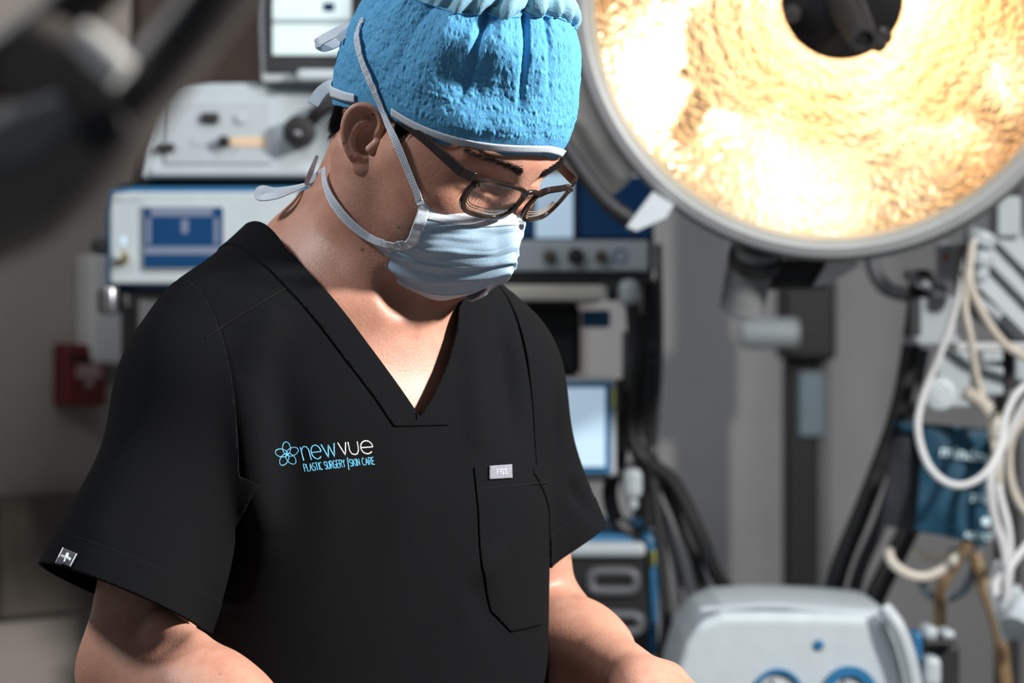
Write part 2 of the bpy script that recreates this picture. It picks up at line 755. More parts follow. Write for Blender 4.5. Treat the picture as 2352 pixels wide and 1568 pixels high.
# skull and face
hell((0, -0.004, 0.045), (0.0700, 0.092, 0.074), 0.02)
hell((0, 0.038, 0.040), (0.061, 0.057, 0.066), 0.03)
hell((0, -0.036, 0.000), (0.064, 0.046, 0.052), 0.03)
hell((0, 0.040, -0.022), (0.0655, 0.052, 0.062), 0.03)
hell((0, 0.048, -0.062), (0.050, 0.042, 0.044), 0.03)
for s in (-1, 1):
    B.cap(H(s * 0.056, 0.000, -0.030), H(s * 0.051, 0.010, -0.066), 0.017, 0.014, k=0.03)       # jaw
    B.cap(H(s * 0.051, 0.010, -0.066), H(s * 0.014, 0.070, -0.086), 0.014, 0.013, k=0.03)
    B.cap(H(s * 0.044, 0.068, -0.006), H(s * 0.064, 0.030, 0.004), 0.013, 0.009, k=0.03)         # cheek bone
    B.cap(H(s * 0.012, 0.089, 0.046), H(s * 0.046, 0.075, 0.042), 0.009, 0.007, k=0.02)          # brow
    hell((s * 0.032, 0.106, 0.022), (0.020, 0.019, 0.013), 0.016, 'sub')                          # socket
    B.ell(H(s * 0.032, 0.0755, 0.0205), (0.0155, 0.0155, 0.0130), HB, 0.004)                      # lid over the eye
    B.cap(H(s * 0.018, 0.0915, 0.0125), H(s * 0.047, 0.0830, 0.0150), 0.0022, 0.0018, k=0.005)    # lash line
    B.cap(H(s * 0.020, 0.0925, 0.0300), H(s * 0.046, 0.0850, 0.0300), 0.0016, 0.0012, k=0.004, mode='sub')  # crease
    hell((s * 0.0130, 0.094, -0.016), (0.007, 0.009, 0.007), 0.008)
B.cap(H(0, 0.0920, 0.030), H(0, 0.1035, -0.008), 0.0085, 0.0095, k=0.014)
B.cap(H(0, 0.102, -0.010), H(0, 0.094, -0.020), 0.0090, 0.0080, k=0.010)
hell((0, 0.080, -0.048), (0.024, 0.014, 0.018), 0.016)
hell((0, 0.074, -0.086), (0.018, 0.014, 0.013), 0.02)

for s in (-1, 1):
    B.ell(H(s * 0.0790, -0.009, -0.008), (0.0125, 0.0125, 0.0125), k=0.004, mode='sub')      # hollow of the ear

# arms
B.cap(SR, SR + np.array([-0.004, 0, -0.05]), 0.050, 0.050, k=0.03)
B.cap(SR, ER, 0.047, 0.040, k=0.03)
B.cap(SL + np.array([0.01, 0.01, 0]), EL, 0.041, 0.037, k=0.03)


def arm(E, W, hand_dir, palm_n, thumb_side, curl):
    """forearm, wrist, palm and five jointed fingers"""
    d = (W - E) / np.linalg.norm(W - E)
    side = np.cross(d, palm_n)
    side /= np.linalg.norm(side)
    B.cap(E, E + (W - E) * 0.35, 0.038, 0.0345 if thumb_side < 0 else 0.041, k=0.02)
    B.cap(E + (W - E) * 0.35, W, 0.0345 if thumb_side < 0 else 0.041, 0.0265, k=0.03)
    B.cap(E + side * 0.010 + d * 0.03, E + (W - E) * 0.45 + side * 0.014, 0.030, 0.024, k=0.03)
    B.cap(W - side * 0.010, W + side * 0.012, 0.021, 0.020, k=0.02)
    B.ell(W - palm_n * 0.014 + side * 0.016, (0.010, 0.010, 0.010), k=0.012)             # wrist bone
    hd = np.array(hand_dir, float)
    hd /= np.linalg.norm(hd)
    sd = np.cross(hd, palm_n)
    sd /= np.linalg.norm(sd)
    pn = np.cross(sd, hd)
    for i in range(4):
        o = (i - 1.5) * 0.021
        k0 = W + hd * 0.020 + sd * o * 0.62
        k1 = W + hd * (0.092 - 0.004 * abs(i - 1.2)) + sd * o - pn * (0.004 - 0.002 * abs(i - 1.5))
        B.cap(k0, k1, 0.0165, 0.0125, k=0.012)
        B.ell(k1 - pn * 0.004, (0.0105, 0.0105, 0.0105), k=0.008)
        L3 = [(0.046, 0.027, 0.021), (0.051, 0.031, 0.022), (0.047, 0.029, 0.021), (0.037, 0.022, 0.019)][i]
        a = 0.35 + curl
        p = k1
        rr = [0.0100, 0.0088, 0.0078, 0.0066]
        for j in range(3):
            dr = hd * math.cos(a) + pn * math.sin(a) + sd * (i - 1.5) * 0.05
            q = p + dr * L3[j]
            B.cap(p, q, rr[j], rr[j + 1], k=0.004)
            p = q
            a += 0.5 + 0.3 * curl
        # tendon on the back of the hand
        B.cap(W + hd * 0.012 + sd * o * 0.35 - pn * 0.014, k1 - pn * 0.0095, 0.0035, 0.0032, k=0.010)
    t0 = W + hd * 0.018 + sd * thumb_side * 0.018 + pn * 0.006
    t1 = t0 + hd * 0.036 + sd * thumb_side * 0.026 + pn * 0.012
    t2 = t1 + hd * 0.030 + sd * thumb_side * 0.006 + pn * 0.010
    t3 = t2 + hd * 0.026 - sd * thumb_side * 0.004 + pn * 0.006
    B.cap(t0, t1, 0.0165, 0.0125, k=0.016)
    B.cap(t1, t2, 0.0112, 0.0098, k=0.004)
    B.cap(t2, t3, 0.0098, 0.0076, k=0.004)


arm(EL, WL, P(1690, 1700, 1.91) - WL, np.array([-0.25, 0.15, -0.95]), -1, 0.25)
arm(ER, WR, P(960, 1890, 1.66) - WR, np.array([0.25, 0.10, -0.95]), 1, 0.25)
# biceps fold at the near elbow
B.cap(P(378, 1436, 1.885), P(440, 1472, 1.872), 0.013, 0.008, k=0.02)
B.fold(P(440, 1446, 1.865), P(330, 1500, 1.855), -0.003, 0.006)
bodyV, bodyF = B.mesh()
bodyV = laplace(bodyV, bodyF, 4, 0.5)
del B


def ear(side):
    """outer ear on a finer grid, joined into the body mesh"""
    tl = math.radians(24)
    fl = math.radians(30)
    out = HL * side
    eb = -math.sin(tl) * HF + math.cos(tl) * HU
    a0 = -math.cos(tl) * HF - math.sin(tl) * HU
    ea = math.cos(fl) * a0 + math.sin(fl) * out
    ec = -math.sin(fl) * a0 + math.cos(fl) * out
    O = H(side * 0.0725, 0.003, -0.003)
    EB = np.stack([ea, eb, ec], 1)
    G = Field((-0.016, -0.042, -0.022), (0.036, 0.042, 0.020), 0.00085)
    outl = np.array([(-3, -22), (-5, -12), (-4, 0), (-4, 12), (-3, 21), (2, 29), (10, 32.5), (18, 30), (23.5, 22), (25.5, 11), (24, -1), (20, -12), (14.5, -21), (9.5, -29), (3.5, -33), (-1.5, -30)]) / 1000
    cl = crom(np.vstack([outl, outl[:1]]), 5)[:-1]

    def plate(X):
        x = X[..., 0]
        y = X[..., 1]
        shp = x.shape
        q = np.stack([x[:, :, 0].ravel(), y[:, :, 0].ravel()], 1)
        a = cl
        b = np.roll(cl, -1, 0)
        best = np.full(len(q), 9.0)
        ins = np.zeros(len(q), bool)
        for i in range(len(a)):
            e = b[i] - a[i]
            wv = q - a[i]
            t = np.clip((wv @ e) / (e @ e), 0, 1)
            dd = ((wv - t[:, None] * e) ** 2).sum(1)
            best = np.minimum(best, dd)
            cnd = ((a[i, 1] > q[:, 1]) != (b[i, 1] > q[:, 1]))
            xi = a[i, 0] + (q[:, 1] - a[i, 1]) * e[0] / (e[1] if abs(e[1]) > 1e-9 else 1e-9)
            ins ^= cnd & (q[:, 0] < xi)
        sd = np.sqrt(best) * np.where(ins, -1, 1)
        sd = sd.reshape(shp[:2])[:, :, None]
        c0 = 0.0035 * np.clip((x - 0.004) / 0.02, -1, 1) - 0.0085 * np.exp(-(((x - 0.0070) / 0.0085) ** 2 + ((y + 0.003) / 0.0115) ** 2))
        c0 = c0 - 0.0028 * np.exp(-(((x - 0.0085) / 0.006) ** 2 + ((y - 0.021) / 0.006) ** 2))
        return smax(sd, np.abs(X[..., 2] - c0) - 0.0021, 0.003)
    G.op(plate, (-0.014, -0.04, -0.018), (0.034, 0.04, 0.016), 0.002)
    hel = np.array([(3, 4, -4), (-2, 8, 0), (-4, 16, 1), (-2, 24, 2.5), (4, 29.5, 3.5), (11, 30.5, 4), (18, 27.5, 4.5), (22.5, 20, 5), (24, 10, 5), (22.5, -1, 4.5), (18.5, -12, 4), (13.5, -20, 3)]) / 1000
    hel = crom(hel, 4)
    for i in range(len(hel) - 1):
        t = i / len(hel)
        r = 0.0026 if t > 0.15 else 0.0022
        r *= 1.0 - 0.25 * max(0, t - 0.75) / 0.25
        G.cap(hel[i], hel[i + 1], r, r, k=0.0022)
    ant = crom(np.array([(8.5, -17.5, 2), (14, -12, 2.5), (17, -4, 2.5), (16.5, 5, 2.5), (13.5, 12, 2), (8, 17, 1)]) / 1000, 4)
    for i in range(len(ant) - 1):
        G.cap(ant[i], ant[i + 1], 0.0025, 0.0025, k=0.003)
    G.cap(np.array([15, 8, 2]) / 1000, np.array([13.5, 21, 1.5]) / 1000, 0.002, 0.0016, k=0.004)
    G.cap(np.array([9, -17, 2]) / 1000, np.array([3.5, -17.5, 1.5]) / 1000, 0.003, 0.0026, k=0.003)
    G.cap(np.array([-3, -1, 0]) / 1000, np.array([0.5, -7.5, 2.5]) / 1000, 0.0042, 0.0042, k=0.004)     # tragus
    G.ell(np.array([4.5, -26, 0.5]) / 1000, (0.009, 0.0085, 0.0036), k=0.004)                             # lobe
    G.cap(np.array([-4, -24, -3]) / 1000, np.array([-3, 18, -6]) / 1000, 0.0045, 0.0045, k=0.005)
    G.cap(np.array([4, -16, -10]) / 1000, np.array([6, 16, -12]) / 1000, 0.008, 0.008, k=0.006)
    V, F = G.mesh()
    V = laplace(V, F, 8, 0.5)
    V = O + (V * np.array([1.05, 0.885, 1.0])) @ EB.T
    if np.linalg.det(EB) < 0:
        F = F[:, ::-1]
    return V, F


parts_V, parts_F = [bodyV], [bodyF]
for s in (-1, 1):
    eV, eF = ear(s)
    parts_F.append(eF + sum(len(v) for v in parts_V))
    parts_V.append(eV)
allV, allF = np.vstack(parts_V), np.vstack(parts_F)


def skin_material():
    m = bpy.data.materials.new('skin')
    m.use_nodes = True
    nt = m.node_tree
    b = nt.nodes['Principled BSDF']
    tc = nt.nodes.new('ShaderNodeTexCoord')

    def noise(sc, det=3, rough=0.55):
        n = nt.nodes.new('ShaderNodeTexNoise')
        n.inputs['Scale'].default_value = sc
        n.inputs['Detail'].default_value = det
        n.inputs['Roughness'].default_value = rough
        nt.links.new(tc.outputs['Object'], n.inputs['Vector'])
        return n

    def ramp(src, stops):
        r = nt.nodes.new('ShaderNodeValToRGB')
        e = r.color_ramp.elements
        e[0].position, e[0].color = stops[0]
        e[1].position, e[1].color = stops[-1]
        for p_, c_ in stops[1:-1]:
            x = e.new(p_)
            x.color = c_
        nt.links.new(src, r.inputs[0])
        return r

    def mix(fac, a, bb, mode='MIX'):
        x = nt.nodes.new('ShaderNodeMix')
        x.data_type = 'RGBA'
        x.blend_type = mode
        if isinstance(fac, float):
            x.inputs[0].default_value = fac
        else:
            nt.links.new(fac, x.inputs[0])
        for s_, i in ((a, 6), (bb, 7)):
            if isinstance(s_, tuple):
                x.inputs[i].default_value = s_
            else:
                nt.links.new(s_, x.inputs[i])
        return x.outputs[2]
    base = ramp(noise(16, 3).outputs[0], [(0.3, lin(180, 130, 110)), (0.7, lin(195, 149, 129))])
    red = ramp(noise(70, 4).outputs[0], [(0.45, (0, 0, 0, 1)), (0.75, (0.5, 0.5, 0.5, 1))])
    c1 = mix(red.outputs[0], base.outputs[0], lin(170, 110, 93))
    pores = ramp(noise(520, 2).outputs[0], [(0.30, (0.22, 0.22, 0.22, 1)), (0.5, (0, 0, 0, 1))])
    c2 = mix(pores.outputs[0], c1, lin(150, 98, 76))
    # sparse moles and freckles
    vo = nt.nodes.new('ShaderNodeTexVoronoi')
    vo.inputs['Scale'].default_value = 62
    nt.links.new(tc.outputs['Object'], vo.inputs['Vector'])
    spot = ramp(vo.outputs['Distance'], [(0.055, (1, 1, 1, 1)), (0.13, (0, 0, 0, 1))])
    sel = nt.nodes.new('ShaderNodeSeparateColor')
    nt.links.new(vo.outputs['Color'], sel.inputs[0])
    selr = ramp(sel.outputs[0], [(0.70, (0, 0, 0, 1)), (0.74, (0.75, 0.75, 0.75, 1))])
    mul = nt.nodes.new('ShaderNodeMath')
    mul.operation = 'MULTIPLY'
    nt.links.new(spot.outputs[0], mul.inputs[0])
    nt.links.new(selr.outputs[0], mul.inputs[1])
    c3 = mix(mul.outputs[0], c2, lin(92, 52, 40))
    nt.links.new(c3, b.inputs['Base Color'])
    b.inputs['Roughness'].default_value = 0.47
    b.inputs['Specular IOR Level'].default_value = 0.42
    b.inputs['Subsurface Weight'].default_value = 0.12
    b.inputs['Subsurface Radius'].default_value = (1.0, 0.35, 0.2)
    b.inputs['Subsurface Scale'].default_value = 0.004
    bp = nt.nodes.new('ShaderNodeBump')
    bp.inputs['Strength'].default_value = 0.3
    bp.inputs['Distance'].default_value = 0.0009
    n1 = noise(420, 3)
    nt.links.new(n1.outputs[0], bp.inputs['Height'])
    nt.links.new(bp.outputs[0], b.inputs['Normal'])
    return m


M_SKIN = skin_material()
body = mesh_obj('body', allV, allF, M_SKIN, person)
bodyT = np.vstack([allF[:, [0, 1, 2]], allF[:, [0, 2, 3]]])
BODY_BVH = BVHTree.FromPolygons(allV.tolist(), allF.tolist())

# ---------------------------------------------------------------- scrub top
M_SCRUB = mat('black_scrub_cloth', (17, 18, 20), 0.9, 0, 0.12, 900, 0.22, 3200, spec=0.06, sheen=0.0)
M_SEAM = mat('black_seam_thread', (17, 17, 19), 0.9, 0, 0.1, 300, spec=0.2)
hemR_c = P(275, 1368, 1.90)
hemL_c = P(1300, 1262, 2.205)
S = Field((-0.42, 1.80, 0.80), (0.16, 2.36, 1.60), 0.0026)
S.op(lambda X: d_torso(X, 0.016, 0.013), TO + np.array([-0.25, -0.25, -0.66]), TO + np.array([0.25, 0.25, 0.06]), 0.03)
S.cap(NB + np.array([0, 0, 0.004]), SR, 0.062, 0.060, k=0.05)
S.cap(NB + np.array([0, 0, 0.004]), SL, 0.062, 0.058, k=0.05)
S.cap(T3(-0.040, -0.030, 0.036), T3(-0.110, -0.012, -0.014), 0.036, 0.046, k=0.05)
S.cap(T3(0.040, -0.030, 0.036), T3(0.110, -0.012, -0.014), 0.036, 0.046, k=0.05)
# drape folds on the front: (from, to, height, width)
for (x0, y0, ya, x1, y1, yb, am, wd) in [
        (560, 830, 1.93, 600, 1240, 1.90, 0.006, 0.020), (640, 860, 1.93, 700, 1330, 1.88, -0.004, 0.018),
        (520, 900, 1.93, 540, 1400, 1.93, -0.006, 0.018), (720, 1120, 1.88, 760, 1568, 1.88, 0.005, 0.020),
        (880, 1020, 1.92, 830, 1480, 1.88, -0.004, 0.024), (960, 1000, 1.93, 1000, 1500, 1.90, 0.004, 0.022),
        (1080, 760, 2.03, 1100, 1040, 1.99, 0.003, 0.014), (1140, 700, 2.07, 1180, 1040, 2.03, -0.003, 0.012),
        (1210, 760, 2.10, 1235, 1060, 2.07, 0.004, 0.012), (1180, 1250, 2.0, 1010, 1560, 1.90, 0.005, 0.018),
        (1090, 1330, 1.97, 1210, 1500, 2.0, -0.004, 0.012), (640, 700, 1.95, 560, 860, 1.92, 0.003, 0.014)]:
    S.fold(P(x0, y0, ya), P(x1, y1, yb), am * 2.2, wd)
torsoD = S.D.copy()
shirtV, shirtF = S.mesh()
shirtV = laplace(shirtV, shirtF, 4, 0.5)

def poly_sd(q, poly):
    poly = np.array(poly, float)
    best = np.full(len(q), 9.0)
    ins = np.zeros(len(q), bool)
    for i in range(len(poly)):
        a, b = poly[i], poly[(i + 1) % len(poly)]
        e = b - a
        wv = q - a
        t = np.clip((wv @ e) / (e @ e), 0, 1)
        best = np.minimum(best, ((wv - t[:, None] * e) ** 2).sum(1))
        cnd = (a[1] > q[:, 1]) != (b[1] > q[:, 1])
        xi = a[0] + (q[:, 1] - a[1]) * e[0] / (e[1] if abs(e[1]) > 1e-12 else 1e-12)
        ins ^= cnd & (q[:, 0] < xi)
    return np.where(ins, 1, -1) * np.sqrt(best)


V_R = [(0.079, 0.30), (0.079, 0.052), (0.069, 0.028), (0.0385, -0.0225), (0.0155, -0.060), (0.0, -0.0855)]
V_L = [(0.0170, -0.068), (0.0370, -0.041), (0.0520, -0.015), (0.0620, 0.010), (0.0690, 0.028), (0.079, 0.052), (0.079, 0.30)]
V_POLY = [(-x, z) for (x, z) in V_R] + V_L


def g_neck(X, off=0.0):
    """> 0 outside the neck opening, measured square to its edge"""
    q = toT(X)
    gv = -poly_sd(q[:, [0, 2]], V_POLY)
    f0 = -0.020
    gb = np.sqrt(q[:, 0] ** 2 + ((q[:, 1] - f0) * 1.12) ** 2) - 0.079
    return np.where(q[:, 1] > f0, gv, gb) - off


def g_bot(X):
    return X[:, 2] - 0.835


sv, sf = clip(shirtV, shirtF, np.minimum(g_neck(shirtV, 0.002), g_bot(shirtV)))
top = mesh_obj('scrub_top', sv, sf, M_SCRUB, person, label='black V-neck scrub top')
solidify(top, 0.0016)
SHIRT_BVH = BVHTree.FromPolygons(shirtV.tolist(), shirtF.tolist())


def sleeve(Sh, hem_c, r0, r1, hem_n, sgn, folds):
    """sleeve cut from the union of shoulder and a flaring tube; open at the hem"""
    S.D = torsoD.copy()
    ax = hem_c - Sh
    end = hem_c + ax * 0.25
    C = Field.__new__(Field)
    C.lo, C.h, C.n = S.lo, S.h, S.n
    C.D = np.full(S.n, 0.25, np.float32)
    r2 = r0 + (r1 - r0) * 1.25
    C.op(lambda X: d_cap(X, Sh, end, r0, r2), np.minimum(Sh, end) - 0.07, np.maximum(Sh, end) + 0.07, 0.01, pad=0.09)
    for (x0, y0, ya, x1, y1, yb, am, wd) in folds:
        C.fold(P(x0, y0, ya), P(x1, y1, yb), am * 3.0, wd)
    cone = C.D
    C.D = smin(torsoD, cone, 0.035) - 0.0008
    V, F = C.mesh()
    V = laplace(V, F, 4, 0.5)
    fx = np.clip((V - C.lo) / C.h, 0, np.array(C.n) - 1.001)
    i0 = fx.astype(int)
    fr = fx - i0
    dc = np.zeros(len(V))
    for ox in (0, 1):
        for oy in (0, 1):
            for oz in (0, 1):
                wt = (fr[:, 0] if ox else 1 - fr[:, 0]) * (fr[:, 1] if oy else 1 - fr[:, 1]) * (fr[:, 2] if oz else 1 - fr[:, 2])
                dc += wt * cone[i0[:, 0] + ox, i0[:, 1] + oy, i0[:, 2] + oz]
    q = toT(V)
    # armhole: upright plane across the shoulder, ending under the arm
    armhole = sgn * q[:, 0] - (0.152 if sgn < 0 else 0.130) + 2.0 * np.clip(-0.13 - q[:, 2], 0, 1)
    near_arm = (0.014 if sgn < 0 else 0.034) + 0.6 * np.clip(q[:, 2] + 0.17, 0, 1) - dc
    hn = np.array(hem_n, float)
    hn /= np.linalg.norm(hn)
    hem = (hem_c - V) @ hn
    g = np.minimum(np.minimum(armhole, near_arm), hem)
    v, f = clip(V, F, g)
    return v, f, hem_c, hn, dc, V, F, g, hem


def hem_plane(A_, B_, near, far):
    n = np.cross(B_ - A_, far - near)
    n /= np.linalg.norm(n)
    return n if n[2] < 0 else -n


# near sleeve (his right arm)
hA, hB = P(95, 1298, 1.90), P(448, 1438, 1.90)
hemR_c = (hA + hB) / 2
hnR = hem_plane(hA, hB, P(262, 1384, 1.84), P(250, 1416, 1.97))
slR = sleeve(SR + 0.01 * TR, hemR_c, 0.050, 0.0655, hnR, -1,
             [(395, 930, 1.85, 425, 1230, 1.83, 0.006, 0.014), (330, 960, 1.85, 330, 1230, 1.83, -0.006, 0.018),
              (440, 860, 1.87, 480, 1080, 1.86, 0.005, 0.012), (250, 1000, 1.85, 200, 1250, 1.84, 0.003, 0.016)])
hA, hB = P(1392, 1200, 2.21), P(1220, 1300, 2.18)
hemL_c = P(1262, 1268, 2.187)
hnL = hem_plane(hA, hB, P(1335, 1270, 2.14), P(1300, 1235, 2.27))
slL = sleeve(SL - 0.008 * TR, hemL_c, 0.050, 0.0560, hnL, 1,
             [(1285, 900, 2.09, 1300, 1060, 2.10, -0.004, 0.010), (1300, 1110, 2.12, 1385, 1190, 2.15, -0.003, 0.007)])
sleeves = []
for (v, f, hc, hn, dc, V_, F_, g_, hem_) in (slR, slL):
    o = mesh_obj('sleeve', v, f, M_SCRUB, top)
    solidify(o, 0.0018)
    # turned-up hem: a second layer over the last 28 mm
    gh = np.minimum(g_, 0.026 - hem_)
    N_ = vnormals(V_, F_)
    hv, hf = clip(V_ + N_ * 0.0009, F_, gh)
    ho = mesh_obj('sleeve_hem', hv, hf, M_SCRUB, top)
    solidify(ho, 0.0016)
    sleeves.append((v, f))
ALL_SHIRT_V = np.vstack([shirtV, sleeves[0][0], sleeves[1][0]])
_t = np.vstack([shirtF[:, [0, 1, 2]], shirtF[:, [0, 2, 3]]])
ALL_SHIRT_F = np.vstack([_t, sleeves[0][1] + len(shirtV), sleeves[1][1] + len(shirtV) + len(sleeves[0][0])])
CLOTH_BVH = BVHTree.FromPolygons(ALL_SHIRT_V.tolist(), ALL_SHIRT_F.tolist())


def cast(bvh, px, py, lift=0.0):
    """first point of a surface seen through a pixel, lifted along its normal"""
    o = Vector((0, 0, CAMZ))
    d = (Vector(P(px, py, 1.0)) - o).normalized()
    loc, n, i, t = bvh.ray_cast(o, d)
    if loc is None:
        return None, None
    if n.dot(d) > 0:
        n = -n
    return np.array(loc + n * lift), np.array(n)


def castline(bvh, pts, lift, step=None):
    out, nn = [], []
    for (x, y) in pts:
        p, n = cast(bvh, x, y, lift)
        if p is not None:
            out.append(p)
            nn.append(n)
    return np.array(out), np.array(nn)


def dens(pts, sub=8, smooth=True):
    pts = np.array(pts, float)
    if smooth and len(pts) > 2:
        return crom(pts, sub)
    o = []
    for i in range(len(pts) - 1):
        for s in range(sub):
            o.append(pts[i] + (pts[i + 1] - pts[i]) * s / sub)
    o.append(pts[-1])
    return np.array(o)


# neckband: a doubled strip round the opening
shN = vnormals(shirtV, shirtF)
gn = g_neck(shirtV)
band_g = np.minimum(np.minimum(gn, 0.0245 - gn), shirtV[:, 2] - (TO[2] - 0.0925))
nv, nf = clip(shirtV + shN * 0.0012, shirtF, band_g)
nb = mesh_obj('neckband', nv, nf, M_SCRUB, top)
solidify(nb, 0.003)


def patch(name, poly_px, lift, th, material, parent, bvh_src=None, label=None):
    """flat cloth piece sewn on the shirt front: cut to a polygon on the chest plane"""
    pts = []
    for (x, y) in poly_px:
        p, n = cast(SHIRT_BVH, x, y)
        if p is None:
            print('MISS', name, x, y)
            continue
        q = toT(p[None])[0]
        pts.append((q[0], q[2]))
    q = toT(shirtV)
    g = poly_sd(q[:, [0, 2]], pts)
    g = np.where(q[:, 1] > 0.0, g, -1.0)
    v, f = clip(shirtV + shN * lift, shirtF, g)
    o = mesh_obj(name, v, f, material, parent, label=label)
    solidify(o, th)
    return o


pk = [(1087, 1072), (1180, 1064), (1262, 1056), (1252, 1180), (1246, 1432), (1172, 1450), (1126, 1402), (1106, 1300), (1098, 1180)]
patch('pocket', pk, 0.0013, 0.0014, M_SCRUB, top)


def stitch(name, pts, r, lift, bvh=CLOTH_BVH, sub=6, smooth=True, m=M_SEAM, parent=top):
    p, n = castline(bvh, dens(pts, sub, smooth), lift)
    mb = MB()
    mb.tube(p, r, 6, 1)
    return mb.build(name, m, parent, True)


stitch('seam', [(1092, 1122), (1180, 1114), (1258, 1108)], 0.0004, 0.0013)
stitch('seam', [(474, 776), (530, 738), (610, 690), (690, 645)], 0.0006, 0.0004)
stitch('seam', [(955, 948), (956, 962)], 0.0005, 0.002, smooth=False)


# ---- embroidered lettering and woven labels
def strokes_at(strokes, f, r, name, material, parent, bvh=CLOTH_BVH, lift=-0.0001, res=5):
    """each stroke a thread tube lying on the cloth; f maps letter space to pixels"""
    mb = MB()
    for st in strokes:
        pts = dens([f(*p) for p in st], res, False)
        p, n = castline(bvh, pts, lift)
        if len(p) >= 2:
            mb.tube(p, r, 6, 1)
    return mb.build(name, material, parent, True)


def arc(cx, cy, rx, ry, a0, a1, n=14):
    return [(cx + rx * math.cos(math.radians(a0 + (a1 - a0) * i / n)), cy + ry * math.sin(math.radians(a0 + (a1 - a0) * i / n))) for i in range(n + 1)]


GL = {
    'P': [[(0, 0), (0, 1)], [(0, 1), (.35, 1), (.5, .88), (.5, .62), (.35, .5), (0, .5)]],
    'L': [[(0, 1), (0, 0), (.45, 0)]],
    'A': [[(0, 0), (.28, 1), (.56, 0)], [(.1, .36), (.46, .36)]],
    'S': [[(.46, .85), (.34, .99), (.14, .99), (.02, .85), (.02, .66), (.16, .54), (.36, .46), (.48, .32), (.48, .14), (.34, .01), (.12, .01), (0, .15)]],
    'T': [[(0, 1), (.52, 1)], [(.26, 1), (.26, 0)]],
    'I': [[(0.05, 0), (0.05, 1)]],
    'C': [arc(.32, .5, .32, .5, 50, 310)],
    'U': [[(0, 1), (0, .25), (.1, .05), (.25, 0), (.4, .05), (.5, .25), (.5, 1)]],
    'R': [[(0, 0), (0, 1)], [(0, 1), (.35, 1), (.5, .88), (.5, .64), (.35, .52), (0, .52)], [(.25, .52), (.52, 0)]],
    'G': [arc(.32, .5, .32, .5, 50, 340) + [(.62, .45), (.36, .45)]],
    'E': [[(.45, 1), (0, 1), (0, 0), (.45, 0)], [(0, .52), (.4, .52)]],
    'Y': [[(0, 1), (.26, .5), (.52, 1)], [(.26, .5), (.26, 0)]],
    'K': [[(0, 0), (0, 1)], [(.48, 1), (0, .42)], [(.16, .58), (.5, 0)]],
    'N': [[(0, 0), (0, 1), (.5, 0), (.5, 1)]],
    'F': [[(.42, 1), (0, 1), (0, 0)], [(0, .52), (.36, .52)]],
    'n': [[(0, 0), (0, 1)], [(0, .62), (.1, .86), (.3, 1), (.52, .98), (.68, .8), (.7, .6), (.7, 0)]],
    'e': [[(.04, .5), (.9, .5)] + arc(.46, .5, .45, .5, 8, 318, 22)],
    'w': [[(0, 1), (.36, 0), (.62, .92), (.9, 0), (1.2, 1)]],
    'v': [[(0, 1), (.42, 0), (.6, 1)]],
    'u': [[(0, 1), (.02, .35), (.14, .08), (.36, 0), (.56, .06), (.68, .3), (.7, 1)]],
}
GW = {'I': .12, 'A': .56, 'T': .52, 'Y': .52, 'C': .58, 'G': .66, 'L': .45, 'E': .46}


def text_strokes(s, gap=.16, space=.5):
    out = []
    x = 0.0
    for ch in s:
        if ch == ' ':
            x += space
            continue
        wmax = max(p[0] for st in GL[ch] for p in st)
        for st in GL[ch]:
            out.append([(p[0] + x, p[1]) for p in st])
        x += wmax + gap
    return out, x - gap


def line_map(x0, y0, x1, y1, h, wtot, slant=0.0):
    """letter space (unit height, given total width) to a sloping line of pixels"""
    dx, dy = (x1 - x0), (y1 - y0)
    ln = math.hypot(dx, dy)
    ux, uy = dx / ln, dy / ln
    return lambda a, b: (x0 + dx * a / wtot + b * h * (uy + slant * ux), y0 + dy * a / wtot - b * h * (ux - slant * uy))


M_THREAD_B = mat('blue_thread', (92, 182, 222), 0.5, 0, 0.12, 900, 0.4, 1500, sheen=0.2)
M_THREAD_W = mat('pale_thread', (206, 204, 206), 0.5, 0, 0.12, 900, 0.4, 1500, sheen=0.2)
# five overlapping petals
pet = []
for k in range(5):
    a = math.radians(96 + 72 * k)
    cx, cy = 659 + 13.0 * math.cos(a), 1043 - 14.0 * math.sin(a)
    st = []
    for i in range(25):
        t = 2 * math.pi * i / 24
        u, v = 14.5 * math.cos(t), 9.0 * math.sin(t)
        st.append((cx + u * math.cos(a) + v * math.sin(a), cy - u * math.sin(a) + v * math.cos(a)))
    pet.append(st)
strokes_at(pet, lambda x, y: (x, y), 0.00042, 'embroidered_flower', M_THREAD_B, top, res=2)
s1, w1 = text_strokes('new', .17)
strokes_at(s1, line_map(697, 1058, 775, 1048, 32, w1, -0.13), 0.00062, 'embroidered_word', M_THREAD_B, top)
s1, w1 = text_strokes('vue', .17)
strokes_at(s1, line_map(780, 1046, 858, 1041, 30, w1, -0.10), 0.00062, 'embroidered_word', M_THREAD_W, top)
s1, w1 = text_strokes('PLASTIC SURGERY', .17, .42)
strokes_at(s1, line_map(700, 1083, 794, 1072, 17.5, w1, -0.14), 0.00042, 'embroidered_word', M_THREAD_B, top)
s1, w1 = text_strokes('SKIN CARE', .17, .42)
strokes_at(s1, line_map(805, 1071, 861, 1066, 16.5, w1, -0.14), 0.00042, 'embroidered_word', M_THREAD_B, top)
strokes_at([[(797, 1050), (801, 1079)]], lambda x, y: (x, y), 0.0006, 'embroidered_bar', M_THREAD_B, top)

M_TAG = mat('grey_woven_label', (126, 126, 138), 0.8, 0, 0.12, 700, 0.5, 1200)
M_TAGD = mat('charcoal_woven_label', (70, 72, 78), 0.8, 0, 0.12, 700, 0.5, 1200)
M_TAGW = mat('white_woven_letters', (215, 222, 232), 0.7, 0, 0.05, 700)


